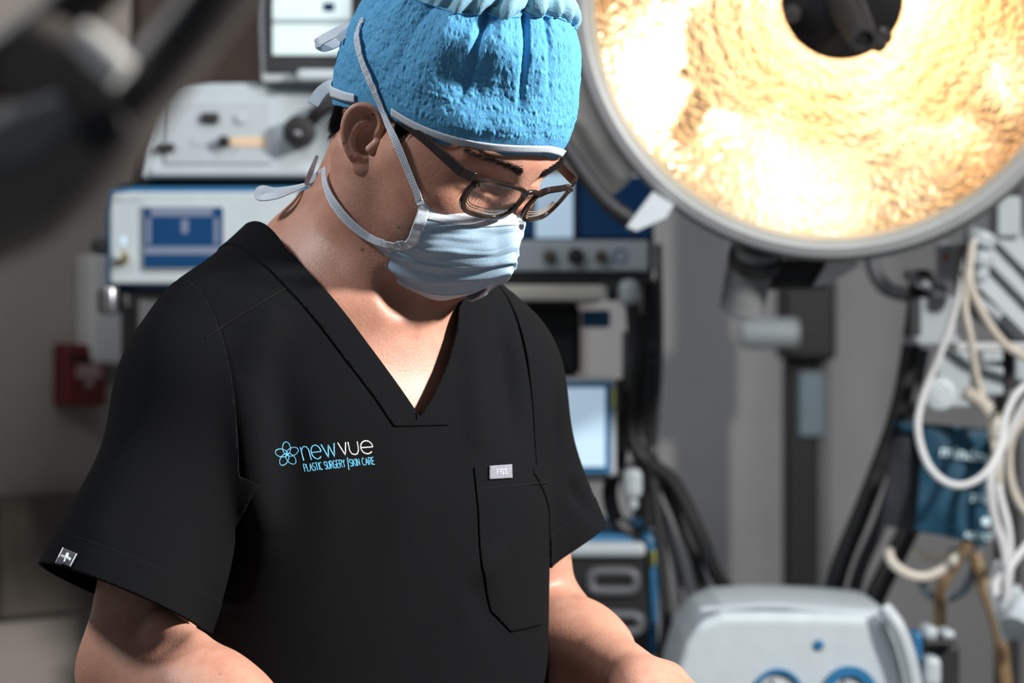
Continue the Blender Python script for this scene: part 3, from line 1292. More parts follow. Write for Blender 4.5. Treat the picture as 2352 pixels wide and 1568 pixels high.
def sewn_label(name, quad, lift, material, parent, bvh=CLOTH_BVH):
    """small woven rectangle laid on the cloth"""
    n = 10
    q = [np.array(p, float) for p in quad]
    V = []
    for i in range(n + 1):
        for j in range(n + 1):
            a, b = j / n, i / n
            x = (q[0] * (1 - a) + q[1] * a) * (1 - b) + (q[3] * (1 - a) + q[2] * a) * b
            p, nn = cast(bvh, x[0], x[1], lift)
            V.append(p)
    o = mesh_obj(name, V, grid_faces(n + 1, n + 1)[:, ::-1], material, parent)
    solidify(o, 0.0012)
    return o


lab = sewn_label('pocket_label', [(1119, 1070), (1170, 1067), (1171, 1098), (1119, 1101)], 0.0030, M_TAG, top)
s1, w1 = text_strokes('FI', .22)
s2, w2 = text_strokes('GS', .22)
strokes_at(s1 + [[(p[0] + w1 + .25, p[1]) for p in st] for st in s2], line_map(1135, 1090, 1158, 1088.5, 11, w1 + .25 + w2), 0.0004, 'label_letters', M_TAGW, top, lift=0.0032)
sl_lab = sewn_label('sleeve_label', [(150, 1262), (180, 1275), (162, 1309), (133, 1296)], 0.0026, M_TAGD, top)
strokes_at([[(160, 1275), (153, 1295)], [(147, 1281), (166, 1289)]], lambda x, y: (x, y), 0.0012, 'label_cross', M_TAGW, top, lift=0.0028)
strokes_at([[(150, 1262), (133, 1296)], [(180, 1275), (162, 1309)]], lambda x, y: (x, y), 0.00035, 'label_edge', M_TAGW, top, lift=0.0028)

# trousers and shoes carry the figure to the floor
mb = MB()
pel = T3(0, 0, 0)
for s in (-1, 1):
    hip = T3(s * 0.085, 0.01, 0) * np.array([1, 1, 0]) + np.array([0, 0, 0.88])
    kn = T3(s * 0.10, 0.03, 0) * np.array([1, 1, 0]) + np.array([0, 0, 0.48])
    an = T3(s * 0.105, 0.01, 0) * np.array([1, 1, 0]) + np.array([0, 0, 0.07])
    mb.tube([hip + np.array([0, 0, 0.06]), hip, kn, an], [0.088, 0.098, 0.076, 0.062], 18, 6)
mb.lathe([(0.02, 0.98), (0.12, 0.98), (0.14, 0.92), (0.145, 0.85), (0.11, 0.79), (0.02, 0.76)], pel * np.array([1, 1, 0]), (0, 0, 1), 28)
mb.build('scrub_trousers', M_SCRUB, person, True)
M_SHOE = mat('black_shoe', (24, 24, 26), 0.45, 0, 0.1, 80)
for s in (-1, 1):
    an = T3(s * 0.105, 0.01, 0) * np.array([1, 1, 0])
    mb = MB()
    mb.tube([an - TF * 0.07 + TZ * 0.045, an + TZ * 0.05, an + TF * 0.10 + TZ * 0.038, an + TF * 0.19 + TZ * 0.03], [0.036, 0.043, 0.044, 0.026], 14, 5)
    mb.build('shoe', M_SHOE, person, True)
# ================================================================== cap, mask, glasses, hair
# ---------------------------------------------------------------- surgical cap
M_CAP = mat('blue_crepe_nonwoven', (92, 164, 208), 0.8, 0, 0.10, 500, 0.5, 900, spec=0.25, rgb2=(78, 148, 194))
M_CAPT = mat('pale_sheer_nonwoven', (126, 170, 190), 0.75, 0, 0.08, 500, 0.3, 900, spec=0.25)
M_TIE = mat('white_nonwoven_tape', (206, 216, 228), 0.75, 0, 0.06, 900, 0.5, 1600, spec=0.25)


_ta = np.radians([0, 12, 25, 41, 55, 67, 77, 89, 104, 118, 136, 160, 180])
_te = np.array([.0635, .0605, .054, .0442, .0364, .0307, .0272, .0240, .010, -.0044, -.0190, -.026, -.028])
_ts = np.radians([0, 18, 38, 60, 84, 120, 180])
_us = np.array([.159, .1545, .1430, .1285, .1150, .106, .102])


def smooth_interp(x, xp, fp):
    xf = np.linspace(xp[0], xp[-1], 181)
    yf = np.interp(xf, xp, fp)
    k = np.ones(9) / 9
    yf = np.convolve(np.pad(yf, 4, mode='reflect'), k, 'valid')
    return np.interp(x, xf, yf)


def cap_point(th, v):
    """th: 0 at the forehead, positive towards his right ear; v: 0 lower edge, 1 seam, up to 2 crown centre"""
    st, ct = np.sin(th), np.cos(th)
    at = np.abs((th + np.pi) % (2 * np.pi) - np.pi)
    # lower edge hugging the head
    l0 = -0.0765 * st
    f0 = 0.002 + 0.1005 * ct
    u0 = smooth_interp(at, _ta, _te)
    # seam ring: standing off the skull
    lr = -0.0760 * st
    fr = -0.032 + 0.080 * ct
    ur = smooth_interp(at, _ts, _us)
    vv = np.clip(v, 0, 1)
    bulge = np.sin(np.pi * vv ** 0.85) * 0.011
    e = vv
    l = l0 + (lr - l0) * (e ** 0.8)
    f = f0 + (fr - f0) * e ** 1.25
    u = u0 + (ur - u0) * e
    l = l - st * bulge
    f = f + ct * bulge * np.where(ct < 0, 1.5, 0.8)
    # crown
    c = np.clip(v - 1, 0, 1)
    k = np.cos(c * np.pi / 2)
    l = np.where(v > 1, lr * k, l)
    f = np.where(v > 1, -0.032 + (fr + 0.032) * k, f)
    u = np.where(v > 1, ur + (0.166 - ur) * np.sin(c * np.pi / 2) ** 1.5 + 0.012 * np.sin(c * np.pi), u)
    # rounded shoulder at the seam
    rnd = np.exp(-((v - 1) / 0.10) ** 2) * 0.003
    l = l + st * rnd
    f = f - ct * rnd
    return l, f, u


def cap_disp(th, v):
    """folds and crepe, outward in metres"""
    d = np.zeros_like(th)
    a = np.degrees(th)
    # gathers fanning down from the seam on the side panel
    for (c, am, wd, sl, v0) in [(46, -0.0080, 2.4, 10, 0.30), (36, 0.0040, 4, 5, 0.35), (24, -0.0080, 2.0, -2, 0.35), (10, -0.0030, 1.8, -3, 0.4),
                                (62, 0.0050, 6, 14, 0.30), (78, -0.0030, 3, 16, 0.25), (96, 0.0025, 5, 8, 0.3), (-6, 0.003, 4, -4, 0.4), (-22, -0.004, 2.5, -6, 0.4), (-40, 0.004, 5, -8, 0.3),
                                (118, -0.002, 4, 10, 0.4), (140, 0.002, 6, 0, 0.4), (165, -0.003, 4, 0, 0.4), (-70, -0.003, 4, 0, .3), (-110, .003, 5, 0, .3), (-150, -.003, 4, 0, .3)]:
        cc = c + sl * (1 - v)
        d += am * np.exp(-((a - cc) / wd) ** 2) * np.clip((v - v0) / (1 - v0), 0, 1) ** 0.8 * np.where(v > 1, np.exp(-((v - 1) / 0.35) ** 2), 1)
    # belly of cloth hanging over the middle of the side panel
    d += 0.0075 * np.exp(-((a - 44) / 20) ** 2 - ((v - 0.80) / 0.13) ** 2)
    d -= 0.0095 * np.exp(-((a - 40) / 18) ** 2 - ((v - 0.50) / 0.18) ** 2)
    d += 0.0025 * np.exp(-((a - 42) / 22) ** 2 - ((v - 0.20) / 0.10) ** 2)
    # radial pleats on the crown
    d += np.where(v > 1, 0.0030 * np.sin(a * 0.42 + 1.4 * np.sin(a * 0.11)) * np.exp(-((v - 1.12) / 0.25) ** 2), 0)
    # crepe: short upright wrinkles between stretched rows
    env = np.where(v < 1.0, np.clip((v - 0.10) / 0.08, 0, 1), 0.35)
    row = 0.65 + 0.35 * np.sin(v * 2 * np.pi * 11)
    d += env * row * (0.00075 * vnoise(a * 0.62, v * 24, 3) + 0.00055 * vnoise(a * 1.15, v * 46, 5))
    d += env * 0.0010 * vnoise(a * 0.16, v * 7, 9)
    return d * np.clip((v - 0.02) / 0.16, 0, 1)


def cap_grid(v0, v1, nv, lift, t0=-180, t1=180, nt=900, crepe=True):
    th = np.radians(np.linspace(t0, t1, nt, endpoint=(t1 - t0 < 359)))
    vv = np.linspace(v0, v1, nv)
    TH, VV = np.meshgrid(th, vv)

    def pos(th_, v_):
        l, f, u = cap_point(th_, v_)
        return HM + l[..., None] * HL + f[..., None] * HF + u[..., None] * HU
    Q = pos(TH, VV)
    e = 1e-3
    dt = pos(TH + e, VV) - Q
    dv = pos(TH, VV + e) - Q
    N = np.cross(dv, dt)
    ctr = H(0, -0.01, 0.08)
    N /= np.linalg.norm(N, axis=-1)[..., None] + 1e-12
    N *= np.sign(((Q - ctr) * N).sum(-1))[..., None]
    D = (cap_disp(TH, VV) if crepe else 0.0) + lift
    Q = Q + N * (D[..., None] if crepe else D)
    return Q, N


def grid_obj(name, Q, m, parent, wrap, flip=False):
    nv, nt = Q.shape[:2]
    F = grid_faces(nv, nt, wrap)
    return mesh_obj(name, Q.reshape(-1, 3), F[:, ::-1] if flip else F, m, parent)


Q, N = cap_grid(0.0, 1.0, 210, 0.0, nt=1000)
capo = grid_obj('surgical_cap', Q, M_CAP, person, True)
capo['label'] = 'light blue crepe surgical cap'
solidify(capo, 0.0010, 1.0)
CAP_BVH = BVHTree.FromPolygons(Q.reshape(-1, 3).tolist(), grid_faces(Q.shape[0], Q.shape[1], True).tolist())
Q2, N2 = cap_grid(1.0, 1.995, 90, 0.0, nt=1000)
cr = grid_obj('cap_crown', Q2, M_CAPT, capo, True)
solidify(cr, 0.0006, 1.0)
# stitched seam cord between panel and crown
q, _ = cap_grid(0.985, 1.015, 3, 0.0007, nt=400)
mb = MB()
mb.tube(np.vstack([q[1], q[1][:1]])[:, :], 0.0009, 5, 1)
mb.build('cap_seam', M_CAP, capo, True)
# white tape above the lower edge, left open over the ears
for (a0, a1) in ((-84, 84), (108, 252)):
    Qb, _ = cap_grid(0.050, 0.115, 5, 0.0024, a0, a1, 260, crepe=False)
    o = grid_obj('cap_tape', Qb, M_TIE, capo, False)
    solidify(o, 0.0010, 1.0)

# ---------------------------------------------------------------- face mask
M_MASK = mat('pale_blue_mask_fabric', (172, 200, 222), 0.8, 0, 0.05, 700, 0.35, 1800, spec=0.25, rgb2=(160, 190, 214))
M_MASKW = mat('white_mask_binding', (208, 218, 230), 0.75, 0, 0.05, 900, 0.4, 1600, spec=0.25)
# rows from the nose wire to under the chin; columns from his right cheek to the nose: (pixel x, y, head plane l)
rows = [
    [(966, 460, -.0650), (1003, 472, -.0540), (1046, 483, -.0400), (1090, 490, -.0250), (1130, 492, -.0130), (1176, 490, 0.0)],
    [(950, 512, -.0660), (996, 520, -.0560), (1040, 528, -.0430), (1090, 532, -.0270), (1135, 533, -.0140), (1182, 528, 0.0)],
    [(926, 556, -.0640), (972, 568, -.0560), (1025, 572, -.0430), (1085, 580, -.0270), (1135, 580, -.0130), (1182, 568, 0.0)],
    [(858, 556, -.0640), (930, 590, -.0560), (1000, 607, -.0420), (1075, 615, -.0260), (1130, 612, -.0130), (1172, 602, 0.0)],
    [(862, 584, -.0600), (915, 628, -.0500), (980, 648, -.0370), (1050, 652, -.0240), (1110, 645, -.0120), (1158, 627, 0.0)],
    [(878, 612, -.0540), (915, 645, -.0430), (960, 668, -.0320), (1005, 687, -.0210), (1062, 680, -.0100), (1120, 657, 0.0)],
]
CG = []
for r_ in rows:
    near = [toH(HS(x, y, l)) for (x, y, l) in r_]
    far = [np.array([-p[0] * (0.97 if len(CG) < 4 else 0.80), p[1], p[2]]) for p in near[-2::-1]]
    CG.append(near + far)
CG = np.array(CG)                         # rows x cols x 3 in head coordinates
S_ = 12
rowsD = np.stack([crom(CG[:, j], S_) for j in range(CG.shape[1])], 1)
MGH = np.stack([crom(rowsD[i], S_) for i in range(rowsD.shape[0])], 0)
nr, nc = MGH.shape[:2]
# pleats: each fold steps out over the one below, deepest mid-mask
vv = np.linspace(0, 5, nr)[:, None]
cc = np.linspace(-1, 1, nc)[None]
pl = np.zeros((nr, nc))
for (c0, sl, am) in ((2.05, 0.25, 0.0030), (2.95, 0.30, 0.0032), (3.85, 0.30, 0.0028), (1.0, 0.1, 0.0010)):
    x = vv - (c0 + sl * np.abs(cc) - 0.1)
    pl += am * np.where(x < 0, np.exp(x / 0.30), np.exp(-x / 0.06)) * (1 - 0.35 * np.abs(cc))
pl += 0.0012 * vnoise(vv * 2.2 + 0 * cc, cc * 5 + vv * 0.8, 21) + 0.0010 * vnoise(vv * 5.2 + 0 * cc, cc * 3 + vv, 23)
MW = HM + MGH @ HB.T
NMv = np.cross(np.gradient(MW, axis=1), np.gradient(MW, axis=0))
NMv /= np.linalg.norm(NMv, axis=-1)[..., None] + 1e-12
cen = H(0, 0.02, -0.03)
if ((MW - cen) * NMv).sum() < 0:
    NMv = -NMv
MWp = MW + NMv * pl[..., None]
mask = mesh_obj('face_mask', MWp.reshape(-1, 3), grid_faces(nr, nc), M_MASK, person, label='pale blue pleated face mask with white ties')
solidify(mask, 0.0012)
MASK_BVH = BVHTree.FromPolygons(MWp.reshape(-1, 3).tolist(), grid_faces(nr, nc).tolist())


def mask_strip(name, i0, i1, j0, j1, lift, m=M_MASKW):
    o = mesh_obj(name, (MWp + NMv * lift)[i0:i1, j0:j1].reshape(-1, 3), grid_faces(i1 - i0, j1 - j0), m, mask)
    solidify(o, 0.0010)
    return o


mask_strip('mask_binding', 0, 10, 0, nc, 0.0007)              # top hem
mask_strip('mask_binding', 0, 37, 0, 8, 0.0011)               # side bindings
mask_strip('mask_binding', 37, nr, 0, 8, 0.0011)
mask_strip('mask_binding', 0, nr, nc - 8, nc, 0.0011)
mask_strip('mask_binding', nr - 6, nr, 0, nc, 0.0008)
# heat-sealed dots along the hem lines
M_DOT = mat('sealed_dots', (92, 108, 124), 0.6, 0, 0.05, 300)
mb = MB()


def dot(p, n, r):
    t1 = np.cross(n, HU)
    t1 /= np.linalg.norm(t1)
    t2 = np.cross(n, t1)
    ring = [p + r * (math.cos(a) * t1 + math.sin(a) * t2) for a in np.linspace(0, 2 * math.pi, 7)[:-1]]
    mb.add(ring + [p + n * 0.0002], [[k, (k + 1) % 6, 6] for k in range(6)])


for i in (2.0, 5.0, 11.0, 13.5):
    for x in np.arange(9, nc - 9, 0.95):
        a, b = int(i), int(x)
        fx, fy = x - b, i - a
        p = (MWp[a, b] * (1 - fx) + MWp[a, b + 1] * fx) * (1 - fy) + (MWp[a + 1, b] * (1 - fx) + MWp[a + 1, b + 1] * fx) * fy
        dot(p + NMv[a, b] * (0.0010 if i < 10 else 0.0003), NMv[a, b], 0.00042)
for j in (1.5, 3.5, 5.5):
    for y in np.arange(2, nr - 3, 0.9):
        if 35 < y < 39:
            continue
        a, b = int(y), int(j)
        fy, fx = y - a, j - b
        p = (MWp[a, b] * (1 - fx) + MWp[a, b + 1] * fx) * (1 - fy) + (MWp[a + 1, b] * (1 - fx) + MWp[a + 1, b + 1] * fx) * fy
        dot(p + NMv[a, b] * 0.0013, NMv[a, b], 0.00036)

# ties
HEAD_V = np.vstack([allV, Q.reshape(-1, 3), MWp.reshape(-1, 3)])
_f1 = grid_faces(Q.shape[0], Q.shape[1], True) + len(allV)
_f2 = grid_faces(nr, nc) + len(allV) + Q.shape[0] * Q.shape[1]
HEAD_BVH = BVHTree.FromPolygons(HEAD_V.tolist(), np.vstack([allF, _f1, _f2]).tolist())


def smooth_path(p, it=3):
    for _ in range(it):
        q = p.copy()
        q[1:-1] = 0.25 * p[:-2] + 0.5 * p[1:-1] + 0.25 * p[2:]
        p = q
    return p


def tie_on_head(name, pts, width, lift=0.002, sub=8):
    p, n = castline(HEAD_BVH, dens(pts, sub), lift)
    # a taut tape bridges hollows: pull each point to the nearest depth around it
    dist = np.linalg.norm(p - np.array([0, 0, CAMZ]), axis=1)
    d2 = dist.copy()
    for i in range(len(d2)):
        a, b = max(0, i - 4), min(len(d2), i + 5)
        d2[i] = dist[a:b].min()
    d2 = np.convolve(np.pad(d2, 4, mode='edge'), np.ones(9) / 9, 'valid')
    d2 = np.minimum(d2, dist)
    p = np.array([0, 0, CAMZ]) + (p - np.array([0, 0, CAMZ])) * (d2 / dist)[:, None]
    n = smooth_path(n, 8)
    n = n / np.linalg.norm(n, axis=1)[:, None]
    v, f = ribbon(p, n, width, 0.0005, 1)
    o = mesh_obj(name, v, f, M_TIE, mask, False)
    pd_, nd_ = crom(p, 3), crom(n, 3)
    nd_ = nd_ / np.linalg.norm(nd_, axis=1)[:, None]
    T_ = np.gradient(pd_, axis=0)
    T_ /= np.linalg.norm(T_, axis=1)[:, None]
    acc = 0.0
    for i in range(1, len(pd_) - 1):
        acc += np.linalg.norm(pd_[i] - pd_[i - 1])
        if acc > 0.0017:
            acc = 0.0
            sd = np.cross(T_[i], nd_[i])
            for of in (-0.0016, 0.0, 0.0016):
                dot(pd_[i] + sd * of + nd_[i] * 0.0007, nd_[i], 0.00034)
    return o


tie_on_head('mask_tie', [(838, 46), (826, 68), (824, 94), (832, 130), (850, 178), (874, 232), (896, 288), (920, 345), (944, 402), (962, 446), (966, 468)], [0.0055, 0.0065, 0.0062, 0.0060])
tie_on_head('mask_tie', [(748, 392), (752, 425), (768, 462), (798, 502), (835, 535), (868, 553), (905, 560), (930, 556)], [0.006, 0.0085, 0.0062, 0.0048])

mb.build('sealed_dots', M_DOT, mask, False)['kind'] = 'stuff'


def tail(name, pts, width, nrm=(0, -1, 0.25), par=None):
    p = np.array([P(x, y, Y) for (x, y, Y) in pts])
    n = np.array([np.array(nrm if not isinstance(nrm, list) else nrm[i], float) for i in range(len(p))])
    v, f = ribbon(p, n, width, 0.0005, 6)
    return mesh_obj(name, v, f, M_TIE, mask if par is None else par, False)


# bow of the upper ties behind the head
tail('mask_tie', [(832, 52, 2.02), (800, 62, 2.02), (765, 78, 2.02), (734, 96, 2.025), (742, 108, 2.03), (775, 98, 2.035), (818, 76, 2.03)], [0.006, 0.009, 0.0105, 0.011, 0.009, 0.006], (0.1, -0.8, 0.6))
tail('mask_tie', [(822, 66, 2.018), (795, 76, 2.012), (776, 92, 2.010)], [0.005, 0.007, 0.006], (0.1, -0.9, 0.4))
# cap tape tail
tail('cap_tail', [(786, 192, 2.04), (758, 196, 2.05), (735, 214, 2.05), (718, 240, 2.045)], [0.009, 0.010, 0.0105, 0.010], (0.1, -0.9, 0.4), capo)
# lower knot and its bow
tail('mask_tie', [(750, 388, 2.03), (735, 402, 2.04), (715, 418, 2.045), (703, 424, 2.045)], [0.006, 0.008, 0.007, 0.004], (0.2, -0.9, 0.3))
tail('mask_tie', [(703, 424, 2.045), (668, 434, 2.05), (630, 440, 2.05), (602, 436, 2.05), (600, 452, 2.045), (640, 448, 2.04), (700, 426, 2.045)], [0.004, 0.007, 0.0095, 0.010, 0.0095, 0.007, 0.003], (0.05, -0.75, 0.65))
tail('mask_tie', [(703, 424, 2.045), (714, 395, 2.04), (729, 357, 2.04)], [0.0035, 0.0045, 0.003], (0.2, -0.95, 0.1))
tail('mask_tie', [(770, 322, 2.05), (782, 328, 2.045), (792, 336, 2.04)], [0.006, 0.006, 0.005], (0.2, -0.95, 0.1))

# ---------------------------------------------------------------- glasses
M_FRAME = mat('dark_brown_acetate', (34, 25, 22), 0.18, 0, 0.25, 120, spec=0.6, coat=0.4)
M_HINGE = mat('steel_rivet', (180, 184, 190), 0.25, 1.0, 0.05, 200)


def lens_material():
    m = bpy.data.materials.new('spectacle_lens')
    m.use_nodes = True
    nt = m.node_tree
    for n in list(nt.nodes):
        nt.nodes.remove(n)
    out = nt.nodes.new('ShaderNodeOutputMaterial')
    tr = nt.nodes.new('ShaderNodeBsdfTransparent')
    tr.inputs[0].default_value = (0.93, 0.94, 0.95, 1)
    gl = nt.nodes.new('ShaderNodeBsdfGlossy')
    gl.inputs['Roughness'].default_value = 0.02
    lw = nt.nodes.new('ShaderNodeLayerWeight')
    lw.inputs[0].default_value = 0.5
    fr = nt.nodes.new('ShaderNodeMapRange')
    fr.inputs[1].default_value = 0.2
    fr.inputs[3].default_value = 0.04
    fr.inputs[4].default_value = 0.30
    nt.links.new(lw.outputs['Facing'], fr.inputs[0])
    mx = nt.nodes.new('ShaderNodeMixShader')
    nt.links.new(fr.outputs[0], mx.inputs[0])
    nt.links.new(tr.outputs[0], mx.inputs[1])
    nt.links.new(gl.outputs[0], mx.inputs[2])
    nt.links.new(mx.outputs[0], out.inputs[0])
    return m


M_LENS = lens_material()
M_LEDGE = mat('lens_ground_edge', (176, 150, 124), 0.22, 0, 0.1, 200, spec=0.8)
specs_root = bpy.data.objects.new('eyeglasses', None)
COL.objects.link(specs_root)
specs_root.parent = person
specs_root['label'] = 'dark brown rectangular eyeglasses'
ORG[specs_root.name] = ORG[person.name]
GF, GU = 0.1100, 0.0300           # bridge position in the head frame


def gpt(l, u, df=0.0):
    """front of the frame: bowed round the face and leaning in below"""
    return H(l, GF + 0.004 - 3.2 * l * l + 0.16 * (u - 0.0) + df, GU + u)


def rim_outline(s, inset=0.0, n=44):
    """rounded rectangle, narrower below"""
    pts = []
    cx, w, h = s * 0.0330, 0.0262 - inset, 0.0178 - inset
    for i in range(n):
        t = 2 * math.pi * i / n
        c, si = math.cos(t), math.sin(t)
        x = math.copysign(abs(c) ** 0.55, c)
        y = math.copysign(abs(si) ** 0.62, si)
        wv = w * (1.0 - 0.13 * max(0, -y))
        pts.append((cx + wv * x, -0.0098 + h * y))
    return pts


for s in (-1, 1):
    o_out = rim_outline(s, -0.0020)
    o_in = rim_outline(s, 0.0016)
    n = len(o_out)
    V, F = [], []
    for (a, b) in ((o_out, 0.0018), (o_in, 0.0018), (o_in, -0.0018), (o_out, -0.0018)):
        for (l, u) in a:
            th = 1.5 if u > 0 else 1.0
            V.append(gpt(l, u, b * th))
    for k in range(4):
        k2 = (k + 1) % 4
        for i in range(n):
            j = (i + 1) % n
            F.append([k * n + i, k * n + j, k2 * n + j, k2 * n + i])
    rim = MB().add(V, F).build('rim', M_FRAME, specs_root, False)
    bv = rim.modifiers.new('round', 'BEVEL')
    bv.width = 0.0006
    bv.segments = 2
    ol = rim_outline(s, 0.0010)
    V = [gpt(s * 0.0330, -0.011, 0.0022)]
    for fr_ in (0.35, 0.7, 1.0):
        for (l, u) in ol:
            V.append(gpt(s * 0.0330 + (l - s * 0.0330) * fr_, -0.011 + (u + 0.011) * fr_, 0.0022 * (1 - fr_ * fr_) + 0.0004))
    F = [[0, 1 + i, 1 + (i + 1) % n] for i in range(n)]
    for k in range(2):
        for i in range(n):
            j = (i + 1) % n
            F.append([1 + k * n + i, 1 + (k + 1) * n + i, 1 + (k + 1) * n + j, 1 + k * n + j])
    MB().add(V, F).build('lens', M_LENS, specs_root, True)
    # ground edge of the thick lens: nested bright rings inside the rim, behind the front surface
    mb = MB()
    for q_, (ins, dep) in enumerate(((0.0024, -0.0015), (0.0042, -0.0026), (0.0060, -0.0034))):
        pts = [gpt(l, u, dep) for (l, u) in rim_outline(s, ins)]
        half = [p for p, (l, u) in zip(pts, rim_outline(s, ins)) if u < -0.012]
        half = sorted(half, key=lambda p: (p - HM) @ HL)
        mb.tube(half, 0.00042, 6, 1)
    mb.build('lens_edge', M_LEDGE, specs_root, True)
    # temple arm with hinge block
    a = gpt(s * 0.0610, 0.0058, -0.001)
    b = H(s * 0.0700, 0.0960, GU + 0.0060)
    c = H(s * 0.0745, 0.040, 0.0330)
    d = H(s * 0.0745, 0.002, 0.0250)
    e = H(s * 0.0740, -0.018, 0.010)
    mb = MB()
    V, F = [], []
    path = [a, b + (c - b) * 0.02, b + (c - b) * 0.5, c, d, e]
    wid = [0.0044, 0.0044, 0.0040, 0.0034, 0.0026, 0.0020]
    for i, p in enumerate(path):
        tdir = path[min(i + 1, len(path) - 1)] - path[max(i - 1, 0)]
        tdir = tdir / np.linalg.norm(tdir)
        sd = HL * 0.0017
        up = np.cross(tdir, HL)
        up = up / np.linalg.norm(up) * wid[i]
        V += [p - sd - up, p + sd - up, p + sd + up, p - sd + up]
    for i in range(len(path) - 1):
        for k in range(4):
            k2 = (k + 1) % 4
            F.append([i * 4 + k, i * 4 + k2, (i + 1) * 4 + k2, (i + 1) * 4 + k])
    F += [[0, 1, 2, 3], [4 * len(path) - 4 + k for k in (3, 2, 1, 0)]]
    arm_ = mb.add(V, F).build('temple_arm', M_FRAME, specs_root, False)
    bv = arm_.modifiers.new('round', 'BEVEL')
    bv.width = 0.0006
    bv.segments = 2
    mb = MB()
    mb.cyl(gpt(s * 0.0570, 0.0040, 0.0018), gpt(s * 0.0570, 0.0040, 0.0030), 0.0011, 10)
    mb.cyl(gpt(s * 0.0530, 0.0040, 0.0018), gpt(s * 0.0530, 0.0040, 0.0030), 0.0011, 10)
    mb.build('rivet', M_HINGE, specs_root, True)
mb = MB()
mb.tube([gpt(-0.0095, 0.002), gpt(-0.004, 0.0045), gpt(0.004, 0.0045), gpt(0.0095, 0.002)], 0.0022, 10, 5)
mb.build('bridge', M_FRAME, specs_root, True)

# ---------------------------------------------------------------- hair, brows, lashes
M_HAIR = mat('black_hair', (15, 12, 11), 0.8, 0, 0.2, 400, spec=0.1)


def strands(name, roots, fn, n, ln, rad, label=None):
    """tapered hair strands rooted on the skin"""
    mb = MB()
    for i in range(n):
        pr = roots()
        if pr is None:
            continue
        p, nr_ = pr
        d = fn(p, nr_)
        L_ = ln * random.uniform(0.6, 1.25)
        m_ = p + d * L_ * 0.5 + nr_ * L_ * 0.06
        e = p + d * L_ - nr_ * L_ * 0.05
        s_ = np.cross(d, nr_)
        s_ = s_ / (np.linalg.norm(s_) + 1e-9) * rad
        k = len(mb.V)
        mb.add([p - s_, p + s_, p + nr_ * rad * 1.2, m_ - s_ * .8, m_ + s_ * .8, m_ + nr_ * rad, e],
               [[0, 1, 4, 3], [1, 2, 5, 4], [2, 0, 3, 5], [3, 4, 6], [4, 5, 6], [5, 3, 6]])
    o = mesh_obj(name, mb.V, mb.F, M_HAIR, person, False)
    o['kind'] = 'stuff'
    return o


def near_skin(q):
    loc, n, i, d = BODY_BVH.find_nearest(Vector(q))
    return np.array(loc), np.array(n)


def brow_roots(s):
    def f():
        t = random.random()
        l = s * (0.011 + 0.043 * t)
        u = 0.0455 + 0.004 * math.sin(t * 2.4) - 0.004 * t * t + random.gauss(0, 0.0021 * (1 - 0.45 * t))
        return near_skin(H(l, 0.105 - 0.030 * t * t, u))
    return f


for s in (-1, 1):
    strands('eyebrow', brow_roots(s), lambda p, n: (lambda v: v / np.linalg.norm(v))(HL * s * random.uniform(0.7, 1.0) + HU * random.uniform(-0.1, 0.45) + n * 0.15), 1000, 0.0066, 0.00011)


    def lash(s=s):
        t = random.random()
        return near_skin(H(s * (0.020 + 0.026 * t), 0.100 - 0.010 * t, 0.0125 + 0.002 * t))
    strands('eyelashes', lash, lambda p, n: (lambda v: v / np.linalg.norm(v))(n * 0.8 - HU * 0.5 + HL * s * 0.1), 60, 0.0042, 0.00010)


def hair_roots(lst):
    def f():
        (l0, f0, u0), (l1, f1, u1), jit = random.choice(lst)
        t = random.random()
        q = H(l0 + (l1 - l0) * t + random.gauss(0, jit), f0 + (f1 - f0) * t + random.gauss(0, jit), u0 + (u1 - u0) * t + random.gauss(0, jit))
        return near_skin(q)
    return f


for s in (-1, 1):
    strands('sideburn', hair_roots([((s * 0.074, 0.016, 0.036), (s * 0.072, 0.030, 0.036), 0.004), ((s * 0.073, 0.018, 0.028), (s * 0.072, 0.027, 0.026), 0.004)]),
            lambda p, n: (lambda v: v / np.linalg.norm(v))(-HU * 0.9 - HF * random.uniform(-0.3, 0.3) + n * 0.25), 900, 0.009, 0.00013)
strands('nape_hair', hair_roots([((s * 0.066, -0.045, -0.012), (s * 0.045, -0.078, -0.016), 0.006) for s in (-1, 1)] + [((-0.045, -0.08, -0.02), (0.045, -0.08, -0.02), 0.008)] + [((s * 0.066, -0.036, -0.018), (s * 0.050, -0.070, -0.022), 0.004) for s in (-1, 1)]),
        lambda p, n: (lambda v: v / np.linalg.norm(v))(-HU * 0.9 + HF * random.uniform(-0.1, 0.4) + n * 0.30), 4200, 0.011, 0.00014)
# ================================================================== equipment behind the man
M_WHITE = mat('white_plastic', (174, 184, 189), 0.45, 0, 0.03, 40)
M_GREYP = mat('light_grey_plastic', (168, 176, 182), 0.45, 0, 0.03, 40)
M_MID = mat('mid_grey_plastic', (120, 122, 124), 0.5, 0, 0.04, 40)
M_DARK = mat('charcoal_plastic', (38, 38, 40), 0.5, 0, 0.08, 60)
M_BLACK = mat('black_rubber', (14, 14, 15), 0.55, 0, 0.1, 80)
M_BLUE = mat('blue_plastic', (30, 98, 142), 0.45, 0, 0.05, 60)
M_NAVY = mat('navy_glass', (14, 40, 72), 0.12, 0, 0.05, 30)
M_BEIGE = mat('beige_metal', (196, 192, 182), 0.5, 0, 0.04, 40)
M_STEEL = mat('brushed_steel', (150, 152, 156), 0.32, 0.9, 0.06, 80)
M_BRASS = mat('brass_socket', (150, 136, 96), 0.35, 0.8, 0.06, 80)
M_ORANGE = mat('orange_label', (206, 180, 152), 0.6, 0, 0.04, 60)
M_RED = mat('red_plastic', (96, 26, 26), 0.5, 0, 0.06, 60)
M_CABLEW = mat('white_cable', (196, 198, 200), 0.5, 0, 0.04, 80)
